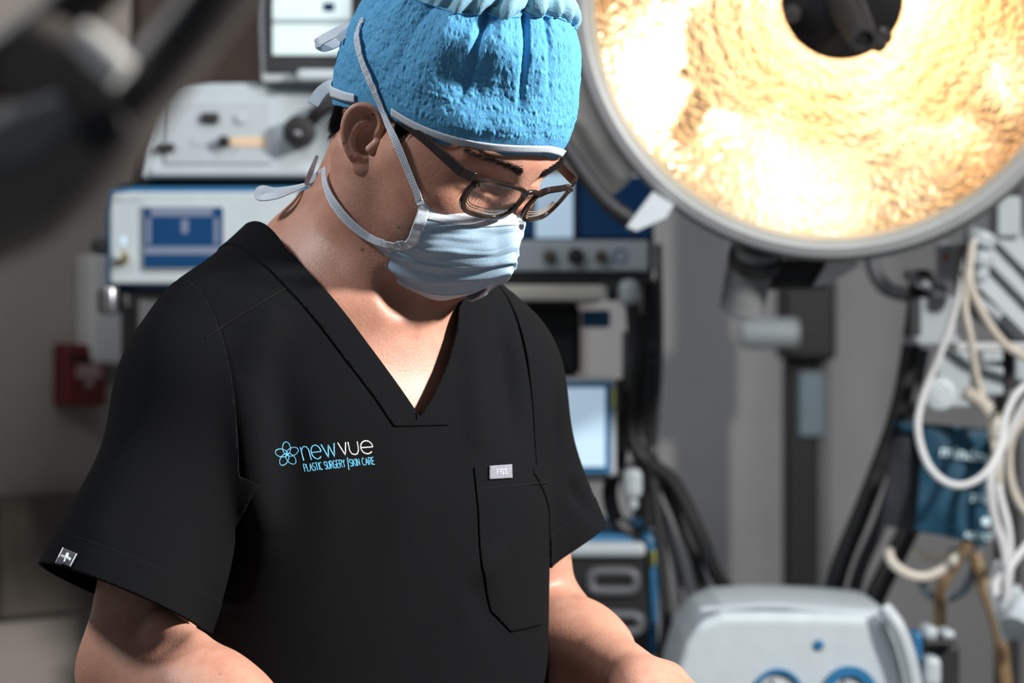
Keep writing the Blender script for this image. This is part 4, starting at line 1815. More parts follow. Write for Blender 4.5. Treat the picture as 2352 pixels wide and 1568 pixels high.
M_CABLEC = mat('cream_cable', (196, 190, 178), 0.5, 0, 0.04, 80)
M_CABLEK = mat('black_cable', (26, 26, 28), 0.5, 0, 0.1, 80)
M_CABLEG = mat('grey_cable', (88, 90, 94), 0.5, 0, 0.06, 80)
M_TAN = mat('tan_tube', (134, 110, 80), 0.45, 0, 0.08, 60)
M_TEAL = mat('teal_nylon', (2, 62, 86), 0.6, 0, 0.12, 60, 0.4, 500)
M_TEALD = mat('dark_navy_nylon', (18, 26, 34), 0.7, 0, 0.12, 60, 0.4, 500)
M_SCR_PALE = mat('lit_screen_pale', (190, 206, 208), 0.2, 0, 0.02, 6, emit=(186, 202, 204), estr=0.45)
M_SCR_BLUE = mat('lit_screen_blue', (14, 48, 82), 0.2, 0, 0.03, 6, emit=(16, 66, 112), estr=0.35)
M_SCR_BAR = mat('lit_screen_lilac', (100, 108, 128), 0.2, 0, 0.03, 6, emit=(132, 140, 160), estr=0.25)
M_SCR_SKY = mat('lit_screen_sky', (176, 200, 218), 0.2, 0, 0.02, 6, emit=(178, 204, 224), estr=0.5)
M_SCR_GREY = mat('lit_screen_grey', (140, 152, 156), 0.2, 0, 0.02, 6, emit=(140, 152, 156), estr=0.35)
M_SCR_DEEP = mat('lit_screen_deep', (10, 34, 60), 0.2, 0, 0.03, 6, emit=(14, 48, 84), estr=0.40)


def base(x0, x1, y, Y, z=None):
    p = P((x0 + x1) / 2, y, Y)
    return (p[0], p[1], p[2] if z is None else z)


def part(name, m, parent, *boxes, bev=0.003):
    mb = MB()
    for bx_ in boxes:
        mb.pbox(*bx_, bev=bev)
    return mb.build(name, m, parent)


def disc(name, m, parent, px, py, Y, rpx, depth, seg=24, bev=0.002):
    """short round piece standing out towards the camera from distance Y"""
    mb = MB()
    c = P(px, py, Y)
    mb.cyl(c + np.array([0, 0.0005, 0]), c - np.array([0, depth, 0]), rpx / FPX * Y, seg, bev)
    return mb.build(name, m, parent, True)


# ---------------------------------------------------------------- left equipment cart
YC = 3.30
cart = thing('equipment_cart', base(242, 850, 784, YC + 0.2, 0.0), 'dark steel cart carrying the white units behind the shoulder', 'cart')
for (x0, x1) in ((262, 296), (800, 834)):
    a = P(x0, 784, YC + 0.30)
    b = P(x1, 784, YC + 0.30)
    MB().box((a[0], YC + 0.36, 0.09), (b[0], YC + 0.40, 1.62), 0.003).build('post', M_DARK, cart)
for (y0, y1) in ((664, 680), (411, 421)):
    a = P(252, y1, YC)
    b = P(840, y0, YC)
    MB().box((a[0], YC + 0.02, a[2]), (b[0], YC + 0.40, b[2]), 0.002).build('shelf', M_DARK, cart)
a, b = P(242, 784, YC), P(850, 784, YC)
for zz in (0.45, 0.09):
    MB().box((a[0], YC + 0.02, zz), (b[0], YC + 0.40, zz + 0.03), 0.004).build('shelf', M_DARK, cart)
for cx in (a[0] + 0.04, b[0] - 0.04):
    for cy in (YC + 0.06, YC + 0.36):
        MB().cyl((cx - 0.015, cy, 0.045), (cx + 0.015, cy, 0.045), 0.045, 18, 0.004).build('caster', M_BLACK, cart, True)
# clamp and grey cylinder at the cart's edge
part('clamp', M_BLACK, cart, (222, 658, 262, 722, YC - 0.03, 0.07), (270, 672, 300, 716, YC - 0.02, 0.05), bev=0.008)
c = P(252, 690, YC - 0.05)
MB().cyl(c + np.array([0, 0, -0.018]), c + np.array([0, 0, 0.018]), 0.011, 18, 0.003).build('clamp_pin', M_STEEL, cart, True)

# video processor with blue touch screen
vp = thing('video_processor', base(242, 850, 660, YC), 'white video processor with blue edging and a blue touch screen', 'medical device')
part('housing', M_BLUE, vp, (242, 428, 850, 661, YC, 0.34), bev=0.006)
part('front_plate', M_WHITE, vp, (252, 440, 842, 652, YC - 0.008, 0.03), bev=0.004)
part('screen_bezel', M_GREYP, vp, (324, 470, 518, 622, YC - 0.012, 0.02), bev=0.002)
scr = part('screen', M_SCR_BLUE, vp, (330, 476, 512, 615, YC - 0.0145, 0.01), bev=0.0005)
for (q0, q1, q2, q3) in ((346, 478, 488, 496), (332, 566, 510, 584), (336, 500, 346, 560), (492, 500, 502, 560)):
    part('screen_bar', M_SCR_BAR, scr, (q0, q1, q2, q3, YC - 0.0150, 0.002), bev=0)
part('screen_figure', M_SCR_BAR, scr, (416, 504, 432, 536, YC - 0.0150, 0.002), bev=0.001)
disc('light_port', M_BRASS, vp, 280, 592, YC - 0.008, 17, 0.014)
disc('power_button', M_WHITE, vp, 270, 586, YC - 0.022, 11, 0.008)
part('logo_mark', M_GREYP, vp, (268, 452, 292, 462, YC - 0.0095, 0.004), (300, 454, 330, 460, YC - 0.0095, 0.004), bev=0)
part('icon', MATS['lit_screen_sky'], vp, (276, 545, 288, 562, YC - 0.0095, 0.004), bev=0.001)
disc('side_knob', M_BLACK, vp, 236, 566, YC + 0.03, 20, 0.03)

# light source: white unit with a sloped shoulder
ls = thing('light_source', base(326, 850, 408, YC), 'white light source unit with black round cable socket and orange strip', 'medical device')
mb = MB()
mb.poly([P(x, y, YC) for (x, y) in ((326, 402), (330, 340), (350, 255), (398, 200), (420, 192), (850, 188), (850, 408), (332, 408))], (0, 0.34, 0))
o = mb.build('housing', M_WHITE, ls)
bv = o.modifiers.new('round', 'BEVEL')
bv.width = 0.006
bv.segments = 2
part('foot_rail', M_GREYP, ls, (344, 384, 846, 404, YC - 0.006, 0.02), bev=0.003)
part('control_panel', M_GREYP, ls, (378, 232, 624, 376, YC - 0.004, 0.01), bev=0.0015)
part('button', M_DARK, ls, (462, 258, 502, 282, YC - 0.012, 0.01), bev=0.003)
part('button', M_DARK, ls, (356, 328, 400, 347, YC - 0.012, 0.014), bev=0.003)
disc('knob', M_BLACK, ls, 516, 326, YC - 0.004, 13, 0.016)
part('scale_strip', M_ORANGE, ls, (528, 314, 612, 337, YC - 0.0055, 0.004), bev=0.0005)
part('scale_strip', M_GREYP, ls, (440, 318, 504, 334, YC - 0.0055, 0.004), bev=0.0005)
disc('dial_ring', M_GREYP, ls, 552, 272, YC - 0.004, 13, 0.004)
sk = disc('cable_socket', M_BLACK, ls, 690, 306, YC, 36, 0.035, 32)
disc('socket_pin', M_STEEL, sk, 684, 308, YC - 0.035, 8, 0.004)
mb = MB()
mb.tube([P(716, 276, YC - 0.02), P(736, 254, YC - 0.03), P(770, 236, YC - 0.03), P(815, 232, YC - 0.02), P(845, 250, YC + 0.02)], 0.0105, 12)
mb.build('light_cable', M_CABLEK, ls, True)

# patient monitor on top
pm = thing('patient_monitor', base(590, 850, 186, YC), 'grey framed monitor with pale lit screen standing on the light source', 'monitor')
mb = MB()
mb.poly([P(x, y, YC - 0.02) for (x, y) in ((588, -160), (600, 182), (604, 188), (860, 186), (860, -160))], (0, 0.09, 0))
o = mb.build('frame', M_GREYP, pm)
bv = o.modifiers.new('round', 'BEVEL')
bv.width = 0.005
bv.segments = 2
mb = MB()
mb.poly([P(x, y, YC - 0.026) for (x, y) in ((600, -150), (610, 164), (852, 164), (852, -150))], (0, 0.02, 0))
mb.build('bezel', M_DARK, pm)
scr = part('screen', M_SCR_PALE, pm, (626, -130, 806, 126, YC - 0.029, 0.01), bev=0.0005)
part('screen_bar', M_SCR_GREY, scr, (626, 42, 806, 56, YC - 0.0298, 0.003), bev=0)
part('screen_window', M_SCR_DEEP, scr, (742, 6, 768, 26, YC - 0.0298, 0.003), bev=0)
part('front_handle', M_WHITE, pm, (680, 158, 792, 186, YC - 0.045, 0.04), bev=0.006)
part('stand_foot', M_MID, pm, (640, 184, 850, 190, YC + 0.0, 0.12), bev=0.001)

# ---------------------------------------------------------------- left wall fittings
wp = MB()
wp.poly([W(170, 836), W(336, 836), W(336, 586), W(170, 586)], WN * 0.05)
o = wp.build('wall_cabinet', mat('pale_grey_cabinet', (200, 200, 200), 0.5, 0, 0.03, 30))
tag(o, 'pale grey cabinet on the wall above the red call point', 'cabinet')
bv = o.modifiers.new('round', 'BEVEL')
bv.width = 0.008
bv.segments = 2
fa = thing('fire_alarm', W(165, 940), 'dark red fire alarm pull station on the left wall', 'fire alarm')
mb = MB()
mb.poly([W(118, 932), W(212, 932), W(214, 806), W(196, 792), W(120, 788)], WN * 0.045)
o = mb.build('housing', M_RED, fa)
bv = o.modifiers.new('round', 'BEVEL')
bv.width = 0.006
bv.segments = 2
mb = MB()
mb.poly([W(140, 868) + WN * 0.045, W(188, 868) + WN * 0.045, W(188, 838) + WN * 0.045, W(140, 838) + WN * 0.045], WN * 0.012)
mb.poly([W(158, 888) + WN * 0.045, W(170, 888) + WN * 0.045, W(170, 868) + WN * 0.045, W(158, 868) + WN * 0.045], WN * 0.010)
mb.build('pull_handle', mat('pale_handle', (150, 128, 126), 0.5, 0, 0.05, 60), fa)
mb = MB()
mb.poly([W(122, 826) + WN * 0.045, W(208, 826) + WN * 0.045, W(208, 816) + WN * 0.045, W(122, 816) + WN * 0.045], WN * 0.003)
mb.build('band', M_BLACK, fa)

# ---------------------------------------------------------------- right equipment cart
YR = 3.45
rc = thing('equipment_rack', base(880, 1512, 784, YR + 0.2, 0.0), 'dark rack with a beige drawer holding the units right of the mask', 'rack')
for (x0, x1) in ((1478, 1512), (884, 918)):
    a, b = P(x0, 784, YR + 0.05), P(x1, 784, YR + 0.05)
    MB().box((a[0], YR + 0.05, P(0, 1218, YR)[2]), (b[0], YR + 0.09, P(0, 640, YR)[2]), 0.004).build('post', M_DARK, rc)
    MB().box((a[0], YR + 0.33, 0.09), (b[0], YR + 0.37, 1.56), 0.004).build('post', M_DARK, rc)
for (y0, y1) in ((632, 648), (1092, 1106), (1516, 1532)):
    a = P(890, y1, YR)
    b = P(1500, y0, YR)
    MB().box((a[0], YR + 0.0, a[2]), (b[0], YR + 0.38, b[2]), 0.002).build('shelf', M_DARK, rc)
part('drawer', M_BEIGE, rc, (1000, 654, 1390, 690, YR - 0.03, 0.30), bev=0.005)
a, b = P(884, 784, YR + 0.05), P(1512, 784, YR + 0.05)
MB().box((a[0], YR, 0.09), (b[0], YR + 0.38, 0.13), 0.005).build('base', M_DARK, rc)
for cx in (a[0] + 0.04, b[0] - 0.04):
    for cy in (YR + 0.05, YR + 0.33):
        MB().cyl((cx - 0.015, cy, 0.045), (cx + 0.015, cy, 0.045), 0.045, 18, 0.004).build('caster', M_BLACK, rc, True)
part('bracket', M_WHITE, rc, (1422, 640, 1470, 704, YR - 0.03, 0.05), bev=0.012)
part('cross_bar', M_DARK, rc, (1455, 824, 1512, 838, YR + 0.04, 0.03), bev=0.003)
part('bracket_block', M_DARK, rc, (1395, 650, 1424, 690, YR - 0.01, 0.03), bev=0.003)

# generator with navy screen
eg = thing('surgical_generator', base(890, 1502, 632, YR), 'generator with navy display and row of dark sockets beside the mask', 'medical device')
part('housing', M_NAVY, eg, (890, 398, 1502, 632, YR, 0.32), bev=0.006)
scr = part('display', M_SCR_DEEP, eg, (1000, 404, 1494, 544, YR - 0.006, 0.02), bev=0.001)
part('display_window', M_SCR_SKY, scr, (1230, 400, 1316, 546, YR - 0.0075, 0.006), bev=0.0005)
part('display_window', M_NAVY, scr, (1318, 400, 1336, 546, YR - 0.0075, 0.006), bev=0.0005)
part('display_window', M_SCR_BLUE, scr, (1184, 500, 1212, 528, YR - 0.0075, 0.006), bev=0.0005)
part('socket_panel', M_GREYP, eg, (1100, 552, 1490, 622, YR - 0.010, 0.03), bev=0.003)
for (x, r, m) in ((1262, 15, M_DARK), (1322, 19, M_BLACK), (1380, 14, M_DARK)):
    sk = disc('socket', m, eg, x, 589, YR - 0.010, r, 0.012)
    disc('socket_core', M_BRASS if r < 18 else M_DARK, sk, x, 589, YR - 0.022, r * 0.4, 0.002)
mb = MB()
mb.lathe([(0.0105, 0), (0.0105, 0.001), (0.0080, 0.001), (0.0080, 0)], P(1425, 588, YR - 0.0105), (0, -1, 0), 24)
mb.build('ring_mark', M_BLUE, eg, True)

# dark pump below, blue tape
dp = thing('suction_pump', base(1150, 1335, 860, YR), 'black box pump standing under the beige drawer', 'pump')
part('housing', M_BLACK, dp, (1150, 700, 1334, 862, YR + 0.04, 0.2), bev=0.01)
part('lid', M_DARK, dp, (1156, 692, 1328, 706, YR + 0.03, 0.2), bev=0.004)
part('foot', M_DARK, dp, (1170, 862, 1200, 1092, YR + 0.08, 0.04), (1296, 862, 1322, 1092, YR + 0.08, 0.04), bev=0.003)
o = tag(part('battery_pack', M_BLUE, None, (1338, 712, 1402, 752, YR + 0.04, 0.06), bev=0.004), 'small blue pack hanging beside the black pump', 'battery pack')

# small framed display
sd_ = thing('touch_panel', base(1210, 1415, 1090, YR - 0.1), 'small white display in a blue frame beside the sleeve', 'display')
part('back_shell', M_GREYP, sd_, (1210, 866, 1416, 1094, YR - 0.10, 0.05), bev=0.008)
part('frame', M_BLUE, sd_, (1216, 876, 1404, 1088, YR - 0.106, 0.02), bev=0.004)
part('screen', M_SCR_SKY, sd_, (1226, 890, 1390, 1072, YR - 0.109, 0.01), bev=0.0005)
part('yellow_tab', mat('yellow_green_tab', (164, 168, 92), 0.5, 0, 0.05, 60), sd_, (1405, 892, 1414, 936, YR - 0.104, 0.01), bev=0.001)
pl_ = thing('cable_plug', base(1428, 1478, 1146, YR - 0.06), 'white plug on black cables by the small display', 'plug')
part('body', M_WHITE, pl_, (1430, 1076, 1476, 1146, YR - 0.06, 0.04), bev=0.010)
part('strain_relief', M_GREYP, pl_, (1442, 1144, 1466, 1172, YR - 0.055, 0.03), bev=0.006)

# lower unit with slots
lu = thing('insufflator', base(1240, 1512, 1514, YR - 0.04), 'black fronted unit with two oval hand slots below the sleeve', 'medical device')
part('housing', M_BLUE, lu, (1180, 1224, 1512, 1514, YR - 0.02, 0.32), bev=0.012)
part('front_plate', M_BLACK, lu, (1190, 1276, 1490, 1510, YR - 0.034, 0.03), bev=0.004)
part('light_strip', M_GREYP, lu, (1190, 1246, 1484, 1280, YR - 0.045, 0.04), bev=0.008)
part('yellow_tab', MATS['yellow_green_tab'], lu, (1488, 1264, 1506, 1300, YR - 0.026, 0.02), bev=0.002)


def slot(x0, y0, x1, y1, Y, w):
    """raised rounded ring around an opening"""
    cx, cy, hx, hy = (x0 + x1) / 2, (y0 + y1) / 2, (x1 - x0) / 2, (y1 - y0) / 2
    pts = []
    for i in range(32):
        t = 2 * math.pi * i / 32
        c_, s_ = math.cos(t), math.sin(t)
        pts.append(P(cx + hx * math.copysign(abs(c_) ** 0.45, c_), cy + hy * math.copysign(abs(s_) ** 0.5, s_), Y))
    pts.append(pts[0])
    return MB().tube(pts, w, 8, 1, cap=False)


slot(1356, 1312, 1460, 1358, YR - 0.036, 0.0075).build('slot_ring', mat('slot_grey', (84, 86, 90), 0.45, 0, 0.05, 60), lu, True)
slot(1366, 1412, 1470, 1452, YR - 0.036, 0.0075).build('slot_ring', mat('slot_grey', (84, 86, 90), 0.45, 0, 0.05, 60), lu, True)


# ---------------------------------------------------------------- cables
def cable(pts, r, m, label, name='cable', cat='cable', group=None, seg=8):
    mb = MB()
    mb.tube([P(*p) for p in pts], r, seg, 6)
    return tag(mb.build(name, m, None, True), label, cat, group)


cable([(1452, 700, 3.42), (1458, 800, 3.42), (1446, 900, 3.42), (1452, 1010, 3.42), (1490, 1060, 3.42), (1550, 1110, 3.40), (1605, 1220, 3.38), (1640, 1310, 3.40), (1700, 1392, 3.42), (1740, 1480, 3.44)], 0.0105, M_CABLEK, 'thick black cable arching highest from the rack to the white machine')
cable([(1470, 720, 3.44), (1478, 860, 3.44), (1470, 1000, 3.44), (1500, 1060, 3.43), (1548, 1160, 3.42), (1590, 1260, 3.42), (1612, 1340, 3.42), (1640, 1420, 3.42), (1650, 1520, 3.42)], 0.0085, M_CABLEK, 'black cable running just under the highest arching one')
cable([(1440, 760, 3.46), (1442, 960, 3.46), (1470, 1070, 3.45), (1520, 1180, 3.44), (1552, 1290, 3.44), (1572, 1390, 3.44), (1590, 1520, 3.44)], 0.0070, M_CABLEG, 'grey cable between the black cables beside the rack')
cable([(1500, 1100, 3.40), (1514, 1220, 3.40), (1524, 1340, 3.40), (1530, 1440, 3.40), (1512, 1540, 3.40)], 0.0080, M_CABLEK, 'black cable hanging straight down beside the blue cased unit')
cable([(1424, 870, 3.46), (1432, 960, 3.46), (1420, 1060, 3.46), (1400, 1130, 3.44), (1420, 1200, 3.44), (1470, 1230, 3.44)], 0.0110, M_CABLEK, 'thick black cable behind the white plug')
cable([(1530, 1080, 3.48), (1580, 1200, 3.48), (1620, 1330, 3.47), (1668, 1420, 3.46), (1690, 1520, 3.46)], 0.0060, M_CABLEG, 'thin grey cable nearest the bare wall')
cable([(1512, 560, 3.52), (1516, 760, 3.52), (1512, 900, 3.52), (1500, 1060, 3.50)], 0.0050, M_CABLEG, 'thin grey cable running down the edge of the rack')

# ---------------------------------------------------------------- dark column
YP = 4.55
cl_ = thing('ceiling_column', base(1803, 1908, 784, YP, 0.0), 'dark floor to ceiling column with pale handle under the round lamp', 'column')
a, b = P(1806, 784, YP), P(1880, 784, YP)
MB().box((a[0], YP, 0.0), (b[0], YP + 0.07, 3.05), 0.006).build('column_body', M_DARK, cl_)
a, b = P(1880, 784, YP), P(1908, 784, YP)
MB().box((a[0], YP + 0.01, 0.0), (b[0], YP + 0.06, 3.05), 0.004).build('side_channel', M_MID, cl_)
part('control_box', M_DARK, cl_, (1800, 640, 1922, 826, YP - 0.05, 0.14), bev=0.01)
part('label_plate', mat('blue_grey_plate', (128, 146, 158), 0.5, 0, 0.04, 40), cl_, (1834, 852, 1894, 1004, YP - 0.012, 0.02), bev=0.006)
c0, c1 = P(1700, 765, YP - 0.1), P(1836, 765, YP - 0.1)
MB().cyl(c0, c1, 0.0285, 24, 0.010).build('handle', M_WHITE, cl_, True)
MB().cyl(c1 - np.array([0.02, 0, 0]), c1 + np.array([0.0, 0.11, 0]), 0.02, 16, 0.003).build('handle_arm', M_DARK, cl_, True)

# ---------------------------------------------------------------- round theatre lamp facing the camera
LC = P(1912, -4, 2.95)
LN = np.array([0.0, 0.0, CAMZ]) - LC
LN /= np.linalg.norm(LN)
LN = LN + np.array([-0.02, 0, -0.01])
LN /= np.linalg.norm(LN)
lamp = thing('surgical_lamp', LC, 'large round surgical lamp with glowing gold reflector and black hub', 'lamp')
R0 = 595 / FPX * 2.95
M_RIM = mat('lamp_housing_grey', (138, 140, 142), 0.42, 0, 0.03, 30)
M_RIMB = mat('lamp_inner_bezel', (150, 152, 146), 0.3, 0.35, 0.03, 30)


def reflector_material():
    """hammered metal with a warm heat-filter coating; bumps in rings and cells"""
    m = bpy.data.materials.new('gold_reflector')
    m.use_nodes = True
    nt = m.node_tree
    b = nt.nodes['Principled BSDF']
    tc = nt.nodes.new('ShaderNodeTexCoord')
    n = nt.nodes.new('ShaderNodeTexNoise')
    n.inputs['Scale'].default_value = 5.0
    n.inputs['Detail'].default_value = 2
    nt.links.new(tc.outputs['Object'], n.inputs['Vector'])
    cr = nt.nodes.new('ShaderNodeValToRGB')
    e = cr.color_ramp.elements
    e[0].position, e[0].color = 0.40, lin(214, 154, 102)
    e[1].position, e[1].color = 0.60, lin(238, 228, 210)
    nt.links.new(n.outputs[0], cr.inputs[0])
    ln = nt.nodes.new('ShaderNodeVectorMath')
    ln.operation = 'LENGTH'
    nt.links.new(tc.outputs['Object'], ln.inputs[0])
    cr2 = nt.nodes.new('ShaderNodeValToRGB')  # bulb glow painted into the colour: cream by the hub, dull olive outward
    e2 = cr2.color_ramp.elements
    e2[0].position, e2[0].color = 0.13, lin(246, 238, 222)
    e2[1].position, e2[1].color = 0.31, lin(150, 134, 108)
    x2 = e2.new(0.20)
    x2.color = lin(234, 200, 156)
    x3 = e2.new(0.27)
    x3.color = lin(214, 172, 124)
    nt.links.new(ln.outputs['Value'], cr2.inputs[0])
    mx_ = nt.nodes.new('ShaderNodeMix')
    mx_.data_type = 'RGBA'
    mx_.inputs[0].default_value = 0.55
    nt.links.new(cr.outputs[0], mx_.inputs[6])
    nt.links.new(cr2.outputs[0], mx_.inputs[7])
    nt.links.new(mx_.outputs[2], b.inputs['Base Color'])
    b.inputs['Metallic'].default_value = 1.0
    b.inputs['Roughness'].default_value = 0.22
    vo = nt.nodes.new('ShaderNodeTexVoronoi')
    vo.inputs['Scale'].default_value = 140
    nt.links.new(tc.outputs['Object'], vo.inputs['Vector'])
    n2 = nt.nodes.new('ShaderNodeTexNoise')
    n2.inputs['Scale'].default_value = 110
    n2.inputs['Detail'].default_value = 4
    nt.links.new(tc.outputs['Object'], n2.inputs['Vector'])
    ad = nt.nodes.new('ShaderNodeMath')
    ad.operation = 'MULTIPLY_ADD'
    ad.inputs[1].default_value = 0.5
    nt.links.new(vo.outputs['Distance'], ad.inputs[0])
    nt.links.new(n2.outputs[0], ad.inputs[2])
    bp = nt.nodes.new('ShaderNodeBump')
    bp.inputs['Strength'].default_value = 0.7
    bp.inputs['Distance'].default_value = 0.0020
    nt.links.new(ad.outputs[0], bp.inputs['Height'])
    nt.links.new(bp.outputs[0], b.inputs['Normal'])
    return m


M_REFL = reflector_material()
mb = MB()
mb.lathe([(0.001, -0.185), (0.10, -0.182), (0.20, -0.162), (R0 * 0.88, -0.10), (R0 * 0.98, -0.045), (R0 * 1.015, -0.02), (R0 * 1.02, 0.0), (R0 * 1.0, 0.012), (R0 * 0.965, 0.015), (R0 * 0.945, 0.010)], LC, LN, 96)
mb.build('housing', M_RIM, lamp, True)
mb = MB()
mb.lathe([(R0 * 0.950, 0.012), (R0 * 0.935, 0.010), (R0 * 0.925, 0.000), (R0 * 0.922, -0.014)], LC, LN, 96)
mb.build('inner_bezel', M_RIMB, lamp, True)
mb = MB()
mb.lathe([(R0 * 1.0, -0.028), (R0 * 1.028, -0.026), (R0 * 1.028, -0.012), (R0 * 1.0, -0.010)], LC, LN, 96)
mb.build('rubber_rim', M_DARK, lamp, True)
mb = MB()
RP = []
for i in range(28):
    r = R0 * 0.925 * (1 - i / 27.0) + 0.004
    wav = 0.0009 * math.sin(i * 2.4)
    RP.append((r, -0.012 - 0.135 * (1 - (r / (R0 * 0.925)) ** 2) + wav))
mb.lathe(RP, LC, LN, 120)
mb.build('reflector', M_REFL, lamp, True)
HC = LC + LN * 0.004 + np.array([0.012, 0, 0.0])
hr = 140 / FPX * 2.95
mb = MB()
mb.lathe([(0.001, 0.012), (hr * 0.9, 0.012), (hr * 0.98, 0.009), (hr, 0.003), (hr, -0.012), (hr * 0.9, -0.014), (hr * 0.5, -0.016), (0.001, -0.016)], HC, LN, 64)
hub = mb.build('hub', mat('black_gloss_hub', (22, 21, 21), 0.25, 0, 0.05, 60), lamp, True)
mb = MB()
up_ = HC + LN * 0.012
d_ = P(1990, 72, 2.80) - P(1940, -20, 2.90)
mb.tube([up_, up_ + d_ * 0.5, up_ + d_], [0.024, 0.021, 0.017], 20, 4)
mb.build('hub_handle', M_BLACK, hub, True)
e_ = up_ + d_
dn = d_ / np.linalg.norm(d_)
mb = MB()
mb.lathe([(0.0175, 0.0), (0.0178, 0.003), (0.011, 0.004), (0.010, -0.008), (0.001, -0.008)], e_, dn, 24)
mb.build('handle_end', M_DARK, hub, True)
for (x, y) in ((1820, 32), (2030, 84), (2018, 100)):
    c = P(x, y, 2.935)
    mb = MB()
    mb.lathe([(0.011, -0.006), (0.011, 0.004), (0.007, 0.009), (0.001, 0.010)], c, LN, 18)
    mb.build('hub_screw', mat('dark_chrome', (110, 108, 106), 0.2, 0.9, 0.05, 60), hub, True)
# bulb behind the hub, lighting the reflector
mb = MB()
mb.lathe([(0.001, -0.013), (0.050, -0.013), (0.056, -0.022), (0.052, -0.050), (0.036, -0.085), (0.022, -0.10), (0.001, -0.105)], HC, LN, 28)
M_BULB = mat('glowing_bulb', (255, 236, 200), 0.4, 0, 0.01, 10, emit=(255, 232, 200), estr=5.2)
mb.build('bulb', M_BULB, lamp, True)
# front glass
mg = bpy.data.materials.new('lamp_front_glass')
mg.use_nodes = True
nt = mg.node_tree
for n in list(nt.nodes):
    nt.nodes.remove(n)
out = nt.nodes.new('ShaderNodeOutputMaterial')
tr = nt.nodes.new('ShaderNodeBsdfTransparent')
tr.inputs[0].default_value = (0.98, 0.95, 0.90, 1)
gl = nt.nodes.new('ShaderNodeBsdfGlossy')
gl.inputs['Roughness'].default_value = 0.25
mx = nt.nodes.new('ShaderNodeMixShader')
mx.inputs[0].default_value = 0.05
nt.links.new(tr.outputs[0], mx.inputs[1])
nt.links.new(gl.outputs[0], mx.inputs[2])
nt.links.new(mx.outputs[0], out.inputs[0])
mb = MB()
mb.lathe([(hr * 0.8, 0.003), (R0 * 0.6, 0.002), (R0 * 0.924, -0.004)], LC, LN, 96)
mb.build('front_glass', mg, lamp, True)
# yoke, knuckle and stubs under and beside the housing
mb = MB()
mb.tube([P(1742, 560, 3.06), P(1722, 620, 3.08), P(1702, 712, 3.10)], [0.032, 0.030, 0.028], 22, 4)
mb.build('knuckle', M_MID, lamp, True)
mb = MB()
mb.tube([P(1736, 582, 3.06), P(1730, 604, 3.07)], 0.034, 22, 1)
mb.build('knuckle_ring', M_DARK, lamp, True)
c = P(1702, 712, 3.10)
mb = MB()
mb.lathe([(0.020, 0.0), (0.018, 0.006), (0.001, 0.009)], c, P(1702, 712, 3.10) - P(1722, 620, 3.08), 20)
mb.build('knuckle_cap', M_WHITE, lamp, True)
mb = MB()
mb.pbox(1752, 596, 1900, 664, 3.12, 0.06, bev=0.006)
mb.build('yoke_arm', M_DARK, lamp)
mb = MB()
mb.poly([P(x, y, 3.10) for (x, y) in ((1868, 660), (1905, 652), (1980, 606), (1940, 590), (1906, 596))], (0, 0.05, 0))
mb.build('yoke_cover', mat('bright_enamel', (236, 238, 238), 0.35, 0, 0.02, 30), lamp)
mb = MB()
mb.poly([P(x, y, 2.99) for (x, y) in ((1440, 520), (1462, 530), (1530, 500), (1548, 470), (1500, 440))], (0, 0.04, 0))
mb.build('bracket', M_GREYP, lamp)
mb = MB()
mb.tube([P(1290, 130, 3.14), P(1322, 240, 3.14), P(1368, 350, 3.13), P(1430, 420, 3.12)], [0.032, 0.036, 0.034, 0.022], 18, 5)
mb.build('yoke', mat('off_white_enamel', (222, 222, 216), 0.35, 0, 0.02, 30), lamp, True)
mb = MB()
mb.tube([P(1230, 220, 3.06), P(1290, 320, 3.05), P(1352, 412, 3.03), P(1410, 478, 3.01), P(1462, 512, 3.0)], 0.0105, 12)
mb.build('hose', M_CABLEK, lamp, True)

mb = MB()
bk_ = LC - LN * 0.15
mb.tube([bk_, bk_ - LN * 0.12 + np.array([0, 0, 0.06]), bk_ - LN * 0.16 + np.array([0, 0, 0.30]), np.array([bk_[0], bk_[1] + 0.16, 3.05])], 0.030, 16, 6)
mb.build('suspension_arm', M_RIM, lamp, True)

# ---------------------------------------------------------------- anaesthesia equipment at the right
YA = 3.25
am = thing('anaesthesia_rack', base(2098, 2352, 790, YA + 0.1, 0.0), 'grey module rack with white rail and hanging tags at the right edge', 'rack')
a, b = P(2300, 784, YA + 0.2), P(2345, 784, YA + 0.2)
MB().box((a[0], YA + 0.2, 0.0), (b[0], YA + 0.26, 1.72), 0.006).build('post', M_DARK, am)
mb = MB()
for (x0, y0, x1, y1, wd_) in ((2240, 640, 2400, 800, 0.020), (2262, 580, 2400, 722, 0.020), (2290, 540, 2400, 650, 0.022), (2226, 668, 2300, 730, 0.012)):
    mb.tube([P(x0, y0, YA + 0.06), P(x1, y1, YA + 0.04)], wd_, 4, 1)
mb.build('cooling_fin', M_GREYP, am)
mb = MB()
mb.poly([P(x, y, YA + 0.10) for (x, y) in ((2200, 560), (2420, 520), (2420, 800), (2330, 780), (2220, 700))], (0, 0.08, 0))
mb.build('module_back', M_MID, am)
part('module_box', M_WHITE, am, (2290, 450, 2346, 544, YA + 0.03, 0.06), bev=0.004)
part('module_box', M_GREYP, am, (2112, 682, 2196, 776, YA + 0.05, 0.08), bev=0.004)
part('ledge', M_GREYP, am, (2098, 772, 2204, 792, YA + 0.03, 0.10), bev=0.003)
part('rail', M_CABLEW, am, (2196, 786, 2420, 806, YA + 0.02, 0.03), bev=0.003)
part('name_tag', M_GREYP, am, (2154, 556, 2194, 648, YA + 0.03, 0.02), bev=0.006)
part('orange_mark', mat('orange_mark', (176, 104, 62), 0.5, 0, 0.05, 60), am, (2166, 582, 2180, 600, YA + 0.028, 0.01), bev=0.002)
